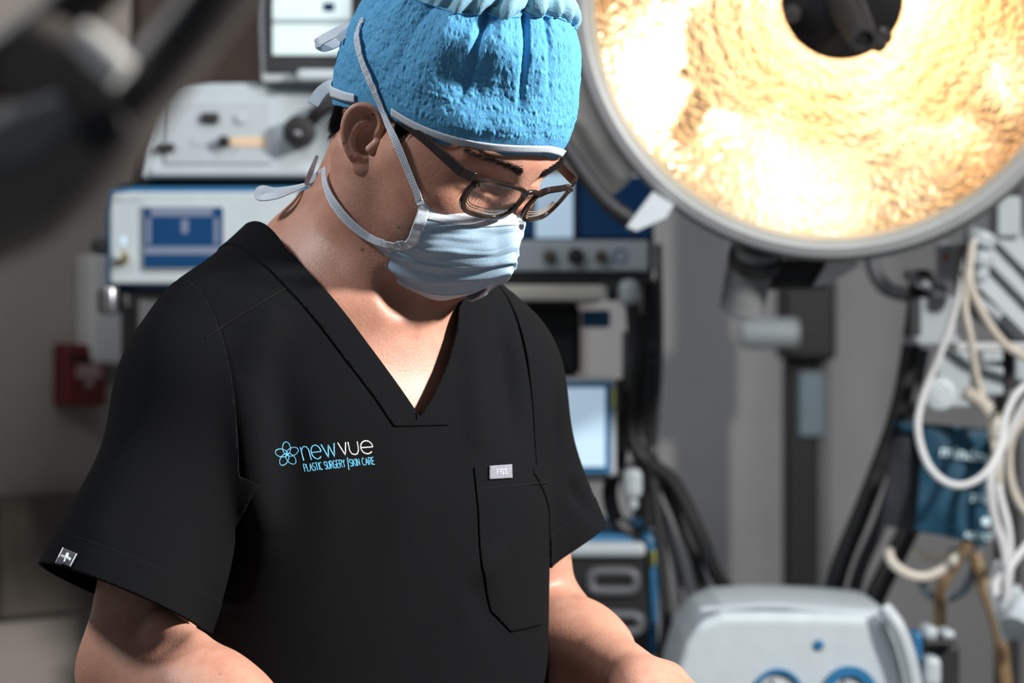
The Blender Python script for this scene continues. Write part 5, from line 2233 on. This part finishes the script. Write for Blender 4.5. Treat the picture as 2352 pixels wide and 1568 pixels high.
for k, (x0, y0, x1, y1) in enumerate(((2152, 806, 2228, 936), (2254, 806, 2304, 832), (2252, 842, 2306, 908), (2332, 806, 2400, 902))):
    part('hanging_tag', M_WHITE, am, (x0, y0, x1, y1, YA + 0.0, 0.012), bev=0.004)
mb = MB()
mb.tube([P(2078, 628, YA + 0.05), P(2120, 650, YA + 0.04), P(2170, 668, YA + 0.05)], 0.008, 8, 4)
mb.build('clip_arm', M_STEEL, am, True)
part('clip_jaw', M_BLACK, am, (2094, 618, 2150, 690, YA + 0.09, 0.04), bev=0.01)
cn = thing('tube_connector', base(2220, 2284, 640, YA), 'two white stacked connector cups at the top of the cable bunch', 'connector')
for (y, r) in ((548, 38), (594, 30), (628, 20)):
    c = P(2250, y, YA - 0.02)
    MB().cyl(c + np.array([-0.004, 0, -0.010]), c + np.array([0.004, 0, 0.010]), r / FPX * YA, 24, 0.005).build('cup', M_WHITE, cn, True)
mb = MB()
mb.tube([P(2250, 560, YA - 0.02), P(2248, 650, YA - 0.02)], 0.006, 10, 1)
mb.build('stem', M_GREYP, cn, True)
# dark struts
for (pts, r, lb) in (([(2112, 640, 3.42), (2092, 800, 3.42), (2060, 960, 3.42), (1990, 1150, 3.42), (1930, 1300, 3.42), (1900, 1420, 3.42)], 0.0135, 'dark hose slanting down from the rack to the white machine'),
                     ([(2120, 800, 3.46), (2080, 1000, 3.46), (2030, 1180, 3.46), (1975, 1310, 3.46), (1945, 1440, 3.46)], 0.010, 'grey hose slanting down behind the dark one'),
                     ([(2090, 1210, 3.40), (2050, 1290, 3.40), (2010, 1370, 3.40), (1985, 1450, 3.40)], 0.0155, 'short dark hose below the teal cuff')):
    cable(pts, r, M_CABLEK if 'dark' in lb[:12] else M_CABLEG, lb, 'hose', 'hose', seg=12)
cable([(2000, 590, 3.5), (2012, 630, 3.5), (2040, 664, 3.5), (2100, 680, 3.48)], 0.011, M_CABLEG, 'curved grey hose between the lamp and the rack', 'hose', 'hose', seg=12)

pk_ = thing('sensor_puck', P(2155, 943, YA - 0.03), 'round white sensor puck hanging on a tag', 'sensor')
c = P(2155, 905, YA - 0.075)
mb = MB()
mb.lathe([(0.0215, 0), (0.0225, 0.004), (0.0215, 0.009), (0.016, 0.012), (0.001, 0.012)], c, (0.05, -1, 0.1), 28)
mb.build('disc', M_WHITE, pk_, True)
mb = MB()
mb.lathe([(0.014, 0.012), (0.014, 0.0135), (0.012, 0.0135), (0.012, 0.012)], c, (0.05, -1, 0.1), 24)
mb.lathe([(0.0075, 0.012), (0.0075, 0.0135), (0.0055, 0.0135), (0.0055, 0.012)], c, (0.05, -1, 0.1), 24)
mb.build('raised_ring', M_GREYP, pk_, True)

WC = [
    ([(2240, 548, 3.20), (2218, 600, 3.19), (2196, 700, 3.18), (2160, 810, 3.17), (2122, 905, 3.16), (2108, 980, 3.15), (2126, 1056, 3.14), (2164, 1102, 3.13), (2212, 1114, 3.13), (2262, 1088, 3.13), (2296, 1030, 3.14), (2312, 950, 3.15), (2348, 890, 3.16), (2420, 860, 3.18)], 0.0050, M_CABLEW, 'white cable looping low across the front of the teal cuff'),
    ([(2232, 560, 3.19), (2226, 640, 3.18), (2250, 706, 3.18), (2290, 770, 3.19), (2330, 806, 3.20), (2420, 850, 3.21)], 0.0058, M_CABLEC, 'cream cable running right from the connector cups to the frame edge'),
    ([(2222, 620, 3.18), (2216, 700, 3.18), (2228, 770, 3.18), (2240, 850, 3.19), (2262, 930, 3.20), (2282, 1010, 3.20), (2296, 1110, 3.20)], 0.0050, M_CABLEC, 'cream cable hanging straight down between the tags'),
    ([(2420, 820, 3.24), (2352, 930, 3.22), (2310, 1010, 3.20), (2276, 1090, 3.18), (2282, 1180, 3.18), (2306, 1260, 3.18), (2314, 1340, 3.18)], 0.0060, M_CABLEW, 'white cable leftmost of the bunch right of the cuff'),
    ([(2330, 900, 3.24), (2300, 1020, 3.22), (2294, 1120, 3.20), (2316, 1220, 3.19), (2318, 1320, 3.19), (2308, 1400, 3.19)], 0.0060, M_CABLEW, 'white cable in the middle of the bunch right of the cuff'),
    ([(2400, 920, 3.26), (2330, 990, 3.25), (2318, 1080, 3.25), (2344, 1160, 3.25), (2400, 1210, 3.25)], 0.0060, M_CABLEC, 'cream cable bowing towards the cuff at the frame edge'),
    ([(2420, 1180, 3.21), (2360, 1250, 3.19), (2318, 1310, 3.17), (2312, 1380, 3.17)], 0.0055, M_CABLEW, 'white cable slanting in low at the frame edge'),
    ([(2040, 1262, 3.28), (2050, 1292, 3.27), (2086, 1318, 3.26), (2126, 1324, 3.26), (2168, 1306, 3.26), (2204, 1272, 3.27)], 0.0068, M_CABLEC, 'cream loop hanging lowest under the teal cuff'),
    ([(2096, 1262, 3.30), (2120, 1278, 3.30), (2160, 1280, 3.30), (2196, 1262, 3.30)], 0.0058, M_CABLEC, 'short cream loop tucked under the teal cuff'),
    ([(2112, 1326, 3.32), (2130, 1362, 3.32), (2170, 1374, 3.32), (2216, 1352, 3.32), (2240, 1300, 3.32), (2250, 1240, 3.31)], 0.0062, mat('blue_grey_tube', (112, 128, 138), 0.4, 0, 0.05, 60), 'blue grey tube looping below the cream loop'),
    ([(2228, 1240, 3.31), (2196, 1290, 3.31), (2164, 1340, 3.31), (2158, 1400, 3.31), (2160, 1460, 3.31)], 0.0085, M_TAN, 'tan tube running down from the cuff to the white machine'),
    ([(2238, 1270, 3.30), (2262, 1350, 3.29), (2292, 1440, 3.28), (2304, 1520, 3.28), (2316, 1620, 3.28)], 0.0095, M_TAN, 'tan tube falling out of the frame right of the white machine'),
    ([(2298, 1290, 3.24), (2284, 1360, 3.23), (2306, 1440, 3.22), (2312, 1470, 3.22)], 0.0080, M_CABLEW, 'thick white cable end beside the tan tube'),
]
for (pts, r, m, lb) in WC:
    cable(pts, r, m, lb)
# corrugated cream breathing tube
mb = MB()
cp = crom(np.array([P(2216, 900, 3.19), P(2252, 922, 3.19), P(2280, 958, 3.19), P(2288, 1000, 3.20)]), 14)
rr = [0.0095 + 0.0014 * math.sin(i * 2.1) for i in range(len(cp))]
mb.tube(cp, rr, 12, 1)
tag(mb.build('breathing_tube', M_CABLEC, None, True), 'short corrugated cream tube above the teal cuff', 'tube')
wt = thing('breathing_mask', P(2352, 1470, 3.2), 'white plastic fitting at the lower right frame edge', 'fitting')
MB().lathe([(0.001, 0.03), (0.022, 0.028), (0.034, 0.01), (0.036, -0.006), (0.030, -0.012)], P(2352, 1412, 3.2), (-0.4, -0.5, -0.5), 24).build('shell', M_WHITE, wt, True)
MB().cyl(P(2330, 1372, 3.2), P(2318, 1350, 3.2), 0.014, 18, 0.003).build('port', M_WHITE, wt, True)

# teal blood pressure cuff, folded, hanging
cf = thing('pressure_cuff', P(2160, 1250, 3.28), 'folded teal blood pressure cuff hanging from the rack', 'cuff')


def cloth_slab(quad, Y0, th, puff, m, name, parent, seedv):
    """padded quilted panel between four picture corners"""
    n = 22
    q = [np.array(p, float) for p in quad]
    V = []
    for sgn_ in (-1, 1):
        for i in range(n + 1):
            for j in range(n + 1):
                a_, b_ = j / n, i / n
                x = (q[0] * (1 - a_) + q[1] * a_) * (1 - b_) + (q[3] * (1 - a_) + q[2] * a_) * b_
                bul = (math.sin(math.pi * a_) * math.sin(math.pi * b_)) ** 0.5
                w_ = 0.003 * float(vnoise(np.array(a_ * 4.0), np.array(b_ * 4.0), seedv))
                V.append(P(x[0], x[1], Y0 + sgn_ * (th + puff * bul) * 0.5 + w_))
    F = []
    m1 = (n + 1) ** 2
    for i in range(n):
        for j in range(n):
            k = i * (n + 1) + j
            F.append([k, k + 1, k + n + 2, k + n + 1])
            F.append([m1 + k + n + 1, m1 + k + n + 2, m1 + k + 1, m1 + k])
    for j in range(n):
        F.append([j + 1, j, m1 + j, m1 + j + 1])
        k = n * (n + 1) + j
        F.append([k, k + 1, m1 + k + 1, m1 + k])
        k = j * (n + 1)
        F.append([k, k + n + 1, m1 + k + n + 1, m1 + k])
        k = j * (n + 1) + n
        F.append([k + n + 1, k, m1 + k, m1 + k + n + 1])
    return MB().add(V, F).build(name, m, parent, True)


cloth_slab([(2054, 970), (2180, 980), (2150, 1228), (2024, 1206)], 3.275, 0.006, 0.010, M_TEALD, 'inner_fold', cf, 3)
cloth_slab([(2124, 980), (2296, 992), (2264, 1254), (2102, 1216)], 3.250, 0.008, 0.012, M_TEAL, 'outer_fold', cf, 5)
cloth_slab([(2052, 966), (2292, 986), (2290, 1004), (2050, 990)], 3.262, 0.010, 0.006, M_TEAL, 'top_binding', cf, 8)


def words(txt, px, py, Y, hpx, ang, m, parent, wmul=1.0):
    """flat printed letters standing just off a surface"""
    cu = bpy.data.curves.new('lettering', 'FONT')
    cu.body = txt
    cu.size = 1.0
    cu.extrude = 0.01
    cu.offset = 0.02
    ob = bpy.data.objects.new('lettering', cu)
    COL.objects.link(ob)
    dg = bpy.context.evaluated_depsgraph_get()
    me = bpy.data.meshes.new_from_object(ob.evaluated_get(dg))
    V = [v.co.copy() for v in me.vertices]
    F = [list(p.vertices) for p in me.polygons]
    bpy.data.objects.remove(ob)
    bpy.data.meshes.remove(me)
    bpy.data.curves.remove(cu)
    ca, sa = math.cos(ang), math.sin(ang)
    VV = []
    for v in V:
        x, y = v.x * hpx * 1.4 * wmul, v.y * hpx * 1.4
        VV.append(P(px + x * ca + y * sa, py + x * sa - y * ca, Y - v.z * 0.05))
    return mesh_obj('lettering', VV, F, m, parent, False)


M_PRINT = mat('pale_print', (200, 226, 236), 0.6, 0, 0.03, 60)
words('mindray', 2158, 1046, 3.232, 27, 0.14, M_PRINT, cf, 1.08)
words('27-35', 2228, 1150, 3.234, 17, 0.10, M_PRINT, cf)
words('ADULT', 2214, 1234, 3.236, 15, 0.10, M_PRINT, cf)
disc('print_dot', M_PRINT, cf, 2264, 1198, 3.240, 11, 0.003)

# white machine in the foreground of the rack
ym = 3.05
wm = thing('anaesthesia_machine', base(1540, 2110, 1600, ym + 0.2, 0.0), 'white rounded machine with blue ringed dials at the bottom right', 'medical device')
prof = [(1530, 1640), (1548, 1540), (1572, 1460), (1604, 1410), (1660, 1386), (1760, 1380), (1900, 1384), (2010, 1392), (2050, 1404), (2074, 1450), (2096, 1560), (2104, 1640)]
mb = MB()
top_pts = [P(x, y, ym + 0.30) + np.array([0, 0, 0.0]) for (x, y) in prof]
ft = [P(1528 + (x - 1528) * 0.98, max(y + 22, 1410), ym) for (x, y) in prof]
mid = [P(x, y + 4, ym + 0.06) for (x, y) in prof]
bk = [P(x, y, ym + 0.10) + np.array([0, 0.22, 0.0]) for (x, y) in prof]
V = ft + mid + bk
n_ = len(prof)
F = [list(range(n_)), list(range(3 * n_ - 1, 2 * n_ - 1, -1))]
for r_ in range(2):
    for i in range(n_ - 1):
        F.append([r_ * n_ + i + 1, r_ * n_ + i, (r_ + 1) * n_ + i, (r_ + 1) * n_ + i + 1])
    F.append([r_ * n_, r_ * n_ + n_ - 1, (r_ + 1) * n_ + n_ - 1, (r_ + 1) * n_])
o = mb.add(V, F).build('head_cover', M_WHITE, wm)
bv = o.modifiers.new('round', 'BEVEL')
bv.width = 0.012
bv.segments = 4
bv.limit_method = 'ANGLE'
a, b = P(1600, 1640, ym), P(2060, 1640, ym)
MB().box((a[0], ym + 0.04, 0.05), (b[0], ym + 0.28, a[2] + 0.03), 0.01).build('column', M_GREYP, wm)
MB().box((a[0] - 0.08, ym - 0.02, 0.0), (b[0] + 0.08, ym + 0.40, 0.06), 0.015).build('base', M_MID, wm)
disc('indicator', M_BLUE, wm, 1880, 1480, ym, 12, 0.004)
for (x, r, m_in) in ((1786, 58, M_WHITE), (1950, 64, M_WHITE)):
    mb = MB()
    rr_ = r / FPX * ym
    mb.lathe([(rr_, 0), (rr_, 0.010), (rr_ * 0.97, 0.013), (rr_ * (0.84 if x < 1800 else 0.66), 0.013), (rr_ * (0.80 if x < 1800 else 0.62), 0.006)], P(x, 1592, ym + 0.002), (0, -1, 0.05), 40)
    dl = mb.build('dial_ring', M_BLUE, wm, True)
    disc('dial_face', m_in, dl, x, 1592, ym + 0.002, r * 0.86, 0.006, 36)
    part('dial_needle', M_RED, dl, (x - 14, 1560, x - 10, 1594, ym - 0.006, 0.003), bev=0)
mb = MB()
mb.tube([P(2030, 1396, ym - 0.01), P(2062, 1440, ym - 0.02), P(2090, 1520, ym - 0.02), P(2112, 1640, ym - 0.02)], 0.010, 10, 5)
mb.build('side_bar', M_GREYP, wm, True)
mb = MB()
mb.tube([P(1610, 1402, ym + 0.03), P(1760, 1392, ym + 0.02), P(1900, 1402, ym + 0.015), P(2020, 1408, ym + 0.02)], 0.0045, 8, 5)
mb.build('top_trim', M_GREYP, wm, True)
vz = thing('vaporiser_block', base(2090, 2206, 1600, ym + 0.12), 'black block with blue clip and pale fittings beside the white machine', 'vaporiser')
part('block', M_DARK, vz, (2132, 1476, 2206, 1640, ym + 0.10, 0.10), bev=0.008)
part('blue_clip', M_BLUE, vz, (2098, 1452, 2120, 1524, ym + 0.06, 0.05), bev=0.006)
part('collar', M_BLACK, vz, (2120, 1470, 2196, 1486, ym + 0.08, 0.12), bev=0.004)
part('fitting', M_GREYP, vz, (2124, 1440, 2156, 1472, ym + 0.09, 0.05), (2164, 1448, 2196, 1470, ym + 0.10, 0.05), bev=0.006)
part('valve', M_WHITE, vz, (2124, 1510, 2164, 1580, ym + 0.06, 0.05), bev=0.008)

# ---------------------------------------------------------------- out-of-focus lamp arm close to the camera
YF = 0.86
fl = thing('lamp_arm', P(150, 300, YF), 'blurred dark lamp arm crossing the upper left corner close by', 'lamp arm')
MF = mat('dark_arm_enamel', (98, 92, 88), 0.5, 0, 0.06, 40)
MF2 = mat('black_arm_enamel', (36, 34, 33), 0.5, 0, 0.06, 40)
MF3 = mat('grey_arm_cover', (118, 118, 122), 0.5, 0, 0.04, 40)


def bar(name, pts, r, m, flat=1.0, seg=12):
    mb = MB()
    mb.tube([P(x, y, YF + dy) for (x, y, dy) in pts], r, seg, 4, flat=flat)
    return mb.build(name, m, fl, True)


bar('main_arm', [(-140, 520, 0.0), (60, 440, 0.0), (230, 320, 0.0), (330, 210, 0.0), (450, 60, 0.0), (580, -110, 0.0)], [0.020, 0.0195, 0.0165, 0.013, 0.0115, 0.0125], MF)
bar('main_arm', [(230, 310, -0.01), (330, 190, -0.01), (450, 40, -0.01), (540, -90, -0.01)], [0.006, 0.008, 0.009, 0.009], MF2)
bar('upper_arm', [(-120, 240, 0.02), (60, 110, 0.02), (230, -40, 0.02), (300, -120, 0.02)], [0.012, 0.011, 0.010, 0.010], MF2)
bar('cross_link', [(60, 120, 0.015), (180, 210, 0.01), (260, 290, 0.0)], [0.018, 0.020, 0.012], MF)
bar('side_cover', [(-60, 350, -0.012), (60, 310, -0.012), (160, 250, -0.012)], [0.0110, 0.0115, 0.007], MF3)
bar('pale_plate', [(180, 76, -0.03), (232, 124, -0.03), (284, 172, -0.03)], [0.0052, 0.0062, 0.0056], mat('pale_arm_plate', (250, 250, 246), 0.4, 0, 0.03, 40))
c = P(232, 292, YF - 0.02)
MB().cyl(c, c + np.array([0, 0.03, 0]), 0.0085, 22, 0.002).build('joint_knob', M_BLACK, fl, True)
e0 = P(580, -110, YF)
MB().tube([e0, e0 + np.array([0.03, 0.01, 0.10]), e0 + np.array([0.035, 0.02, 0.35]), np.array([e0[0] + 0.035, e0[1] + 0.02, 3.05])], 0.0125, 14, 5).build('hanging_rod', MF, fl, True)
